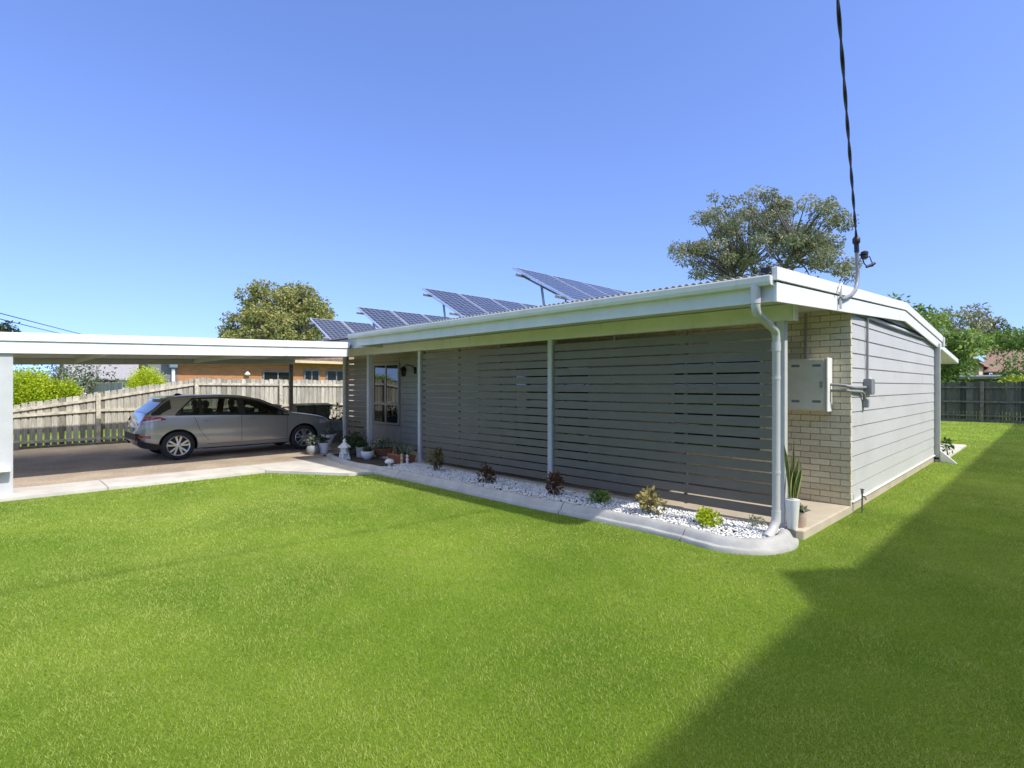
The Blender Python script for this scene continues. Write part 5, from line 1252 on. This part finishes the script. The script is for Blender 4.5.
tree('far_gum_tree', 'darker open tree rising behind the bright green one at the right edge', 'tree', (-5.2, 58, 0), 8.3, 6.0, 4.4, M['leaf_gum'], M['bark'], 'background trees', nclump=60, per=200, leaf=0.3, aspect=0.45, clump_r=(0.4, 0.75), seed=15, trunk_r=0.25, tone=0.55)
tree('spreading_tree', 'flat topped green tree over the brown tiled roof at the right edge', 'tree', (-1.2, 55, 0), 5.9, 6.5, 1.5, M['leaf_mango'], M['bark'], 'background trees', nclump=70, per=330, leaf=0.26, aspect=0.45, clump_r=(0.35, 0.6), seed=16, trunk_r=0.18, tone=0.45)
tree('edge_tree', 'small dark green tree at the extreme right edge beside the brown roof', 'tree', (-1.3, 42.5, 0), 3.6, 2.6, 2.4, M['leaf_mango'], M['bark'], 'background trees', nclump=34, per=150, leaf=0.2, aspect=0.45, clump_r=(0.35, 0.6), seed=17, trunk_r=0.1, tone=0.3)
bush('fence_creeper', 'yellow green creeper trailing along the top of the dark back fence', 'creeper', (-0.6, 34.3, 1.2), (3.4, 1.4, 1.1), M['leaf_lime'], 1600, 0.16, 0.5, None, tone=0.2, seed=31, lumps=16)
bush('corner_weed', 'small leafy green weed at the rear corner of the house', 'plant', (-1.80, 16.2, 0.05), (0.2, 0.24, 0.42), M['leaf_mango'], 90, 0.1, 0.5, None, tone=0.15, seed=32, lumps=8)
GB = 'clipped golden bushes beyond the paling fence'
bush('golden_bush', 'tall golden green bush beyond the fence next to the white carport post', 'bush', (-25.6, 1.0, 0), (1.9, 1.9, 2.5), M['leaf_lime'], 18000, 0.07, 0.62, GB, tone=0.5, seed=33, lumps=22)
bush('golden_bush', 'lower golden green bush right of the tall one beyond the fence', 'bush', (-25.5, 2.0, 0), (1.25, 1.25, 2.05), M['leaf_lime'], 13000, 0.07, 0.62, GB, tone=0.35, seed=34, lumps=20)
bush('golden_bush', 'round clipped golden bush above the fence behind the rear of the car', 'bush', (-24.9, 4.5, 0), (1.42, 1.42, 2.62), M['leaf_lime'], 16000, 0.062, 0.65, GB, tone=0.6, seed=35, lumps=22)
tree('dark_tree', 'dark small tree beyond the fence between the golden bushes and grey roofs', 'tree', (-33.4, 2.9, 0), 3.1, 3.4, 2.5, M['leaf_dark'], M['bark'], 'background trees', nclump=40, per=160, leaf=0.16, clump_r=(0.35, 0.6), seed=36, trunk_r=0.1, tone=0.6)
tree('pale_shrub_tree', 'grey green small tree behind the tall golden bush', 'tree', (-30.4, 1.9, 0), 2.9, 2.6, 2.3, M['leaf_grey'], M['bark'], 'background trees', nclump=34, per=150, leaf=0.14, clump_r=(0.3, 0.5), seed=37, trunk_r=0.09, tone=0.4)
tree('distant_tree', 'small dark distant treetop just over the left end of the carport roof', 'tree', (-88, 1.4, 0), 9.4, 2.8, 4, M['leaf_dark'], M['bark'], 'background trees', nclump=40, per=160, leaf=0.4, clump_r=(0.5, 0.8), seed=38, trunk_r=0.25, tone=0.3)
# far belt of vegetation so that the horizon is closed
def far_belt():
    P = []; T = []
    for k in range(120):
        a = R(45.5) + R(-70 + 140 * k / 119); d = 135 + 30 * math.sin(k * 1.7); h = 3.0 + 1.2 * math.sin(k * 2.9)
        n = 420; q = rand_dirs(n) * RNG.uniform(0.3, 1, (n, 1)) * np.array([5, 5, h / 2]) + np.array([-math.sin(a) * d, math.cos(a) * d, h / 2])
        P.append(q); T.append(np.clip(RNG.normal(0.4, 0.2, n), 0, 1))
    v, f, t = leaf_arrays(np.concatenate(P), 0.9, 0.6, np.concatenate(T))
    o = np_mesh('far_trees', v, f, M['leaf_dark'], t); o['kind'] = 'stuff'; o['label'] = 'low belt of far trees closing the horizon behind the houses'; o['category'] = 'trees'
far_belt()

# power lines over the left houses
for k, (a, b, lab) in enumerate((((-47.5, -5.5, 8.0), (-112.6, 13.8, 9.55), 'upper thin black power line crossing the sky at the left edge'), ((-45.6, -3.6, 6.9), (-116, 10, 10.1), 'lower thin black power line crossing the sky at the left edge'))):
    q = MB(); A, B = Vector(a), Vector(b)
    q.tube([A.lerp(B, i / 20) - Vector((0, 0, 0.2 * (i / 20) * (1 - i / 20))) for i in range(21)], 0.045, 5)
    tag(q.build('power_line', M['black'], at=a), lab, 'power line', 'power lines at the left')

# ================================================================== LIGHT, SKY, CAMERA
EL, AZ = 48.0, 4.5          # sun height; direction from +X towards +Y
wd = bpy.data.worlds.new('World'); SC.world = wd; wd.use_nodes = True
nt = wd.node_tree; bg = nt.nodes['Background']
sky = nt.nodes.new('ShaderNodeTexSky'); sky.sky_type = 'NISHITA'; sky.sun_disc = False
sky.sun_elevation = R(EL); sky.sun_rotation = R(90 - AZ); sky.altitude = 0; sky.air_density = 1.0; sky.dust_density = 0.6; sky.ozone_density = 2.5
tint = nt.nodes.new('ShaderNodeMix'); tint.data_type = 'RGBA'; tint.blend_type = 'MULTIPLY'; tint.inputs[0].default_value = 1.0
tint.inputs[7].default_value = (0.61, 0.635, 0.87, 1)
tcw = nt.nodes.new('ShaderNodeTexCoord'); mpw = nt.nodes.new('ShaderNodeMapping'); mpw.inputs['Scale'].default_value = (1, 1, 0.85); mpw.inputs['Location'].default_value = (0, 0, 0.13)
nt.links.new(tcw.outputs['Generated'], mpw.inputs['Vector']); nt.links.new(mpw.outputs[0], sky.inputs['Vector'])
nt.links.new(sky.outputs[0], tint.inputs[6]); # bright white band added overhead, out of view, as neutral fill light
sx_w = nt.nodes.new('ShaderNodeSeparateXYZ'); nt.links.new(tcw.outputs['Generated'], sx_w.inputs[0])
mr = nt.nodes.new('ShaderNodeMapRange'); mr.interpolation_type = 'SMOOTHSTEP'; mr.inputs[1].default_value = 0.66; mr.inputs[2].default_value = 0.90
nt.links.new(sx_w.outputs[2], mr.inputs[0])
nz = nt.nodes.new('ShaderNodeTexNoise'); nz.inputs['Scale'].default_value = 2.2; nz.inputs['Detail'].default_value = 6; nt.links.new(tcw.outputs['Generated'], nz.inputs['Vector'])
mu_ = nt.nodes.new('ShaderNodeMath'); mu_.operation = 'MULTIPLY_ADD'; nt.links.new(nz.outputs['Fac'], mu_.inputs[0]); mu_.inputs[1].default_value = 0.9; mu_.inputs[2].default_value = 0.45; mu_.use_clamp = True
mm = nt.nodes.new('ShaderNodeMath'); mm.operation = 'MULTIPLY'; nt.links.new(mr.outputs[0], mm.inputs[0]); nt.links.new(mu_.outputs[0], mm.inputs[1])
fill_mix = nt.nodes.new('ShaderNodeMix'); fill_mix.data_type = 'RGBA'; nt.links.new(mm.outputs[0], fill_mix.inputs[0]); nt.links.new(tint.outputs[2], fill_mix.inputs[6]); fill_mix.inputs[7].default_value = (6.2, 6.0, 5.6, 1)
nt.links.new(fill_mix.outputs[2], bg.inputs[0]); bg.inputs[1].default_value = 0.15
sd = bpy.data.lights.new('sun', 'SUN'); sd.energy = 2.15; sd.angle = R(0.9); sd.color = (1.0, 0.955, 0.88)
so = bpy.data.objects.new('sun', sd); COL.objects.link(so)
dirv = Vector((math.cos(R(EL)) * math.cos(R(AZ)), math.cos(R(EL)) * math.sin(R(AZ)), math.sin(R(EL))))
so.rotation_euler = dirv.to_track_quat('Z', 'Y').to_euler(); so.location = (20, 5, 30)
cam = bpy.data.cameras.new('camera'); co = bpy.data.objects.new('camera', cam); COL.objects.link(co)
co.location = (0, 0, 1.68); co.rotation_euler = (R(90), 0, R(45.5)); cam.sensor_width = 36; cam.lens = 535 / 1024 * 36
cam.shift_y = 2 / 1024; cam.clip_end = 2000; cam.clip_start = 0.05
SC.camera = co
SC.view_settings.view_transform = 'Standard'; SC.view_settings.look = 'None'; SC.view_settings.exposure = 1.2; SC.view_settings.gamma = 1.0
SC.view_settings.use_curve_mapping = False
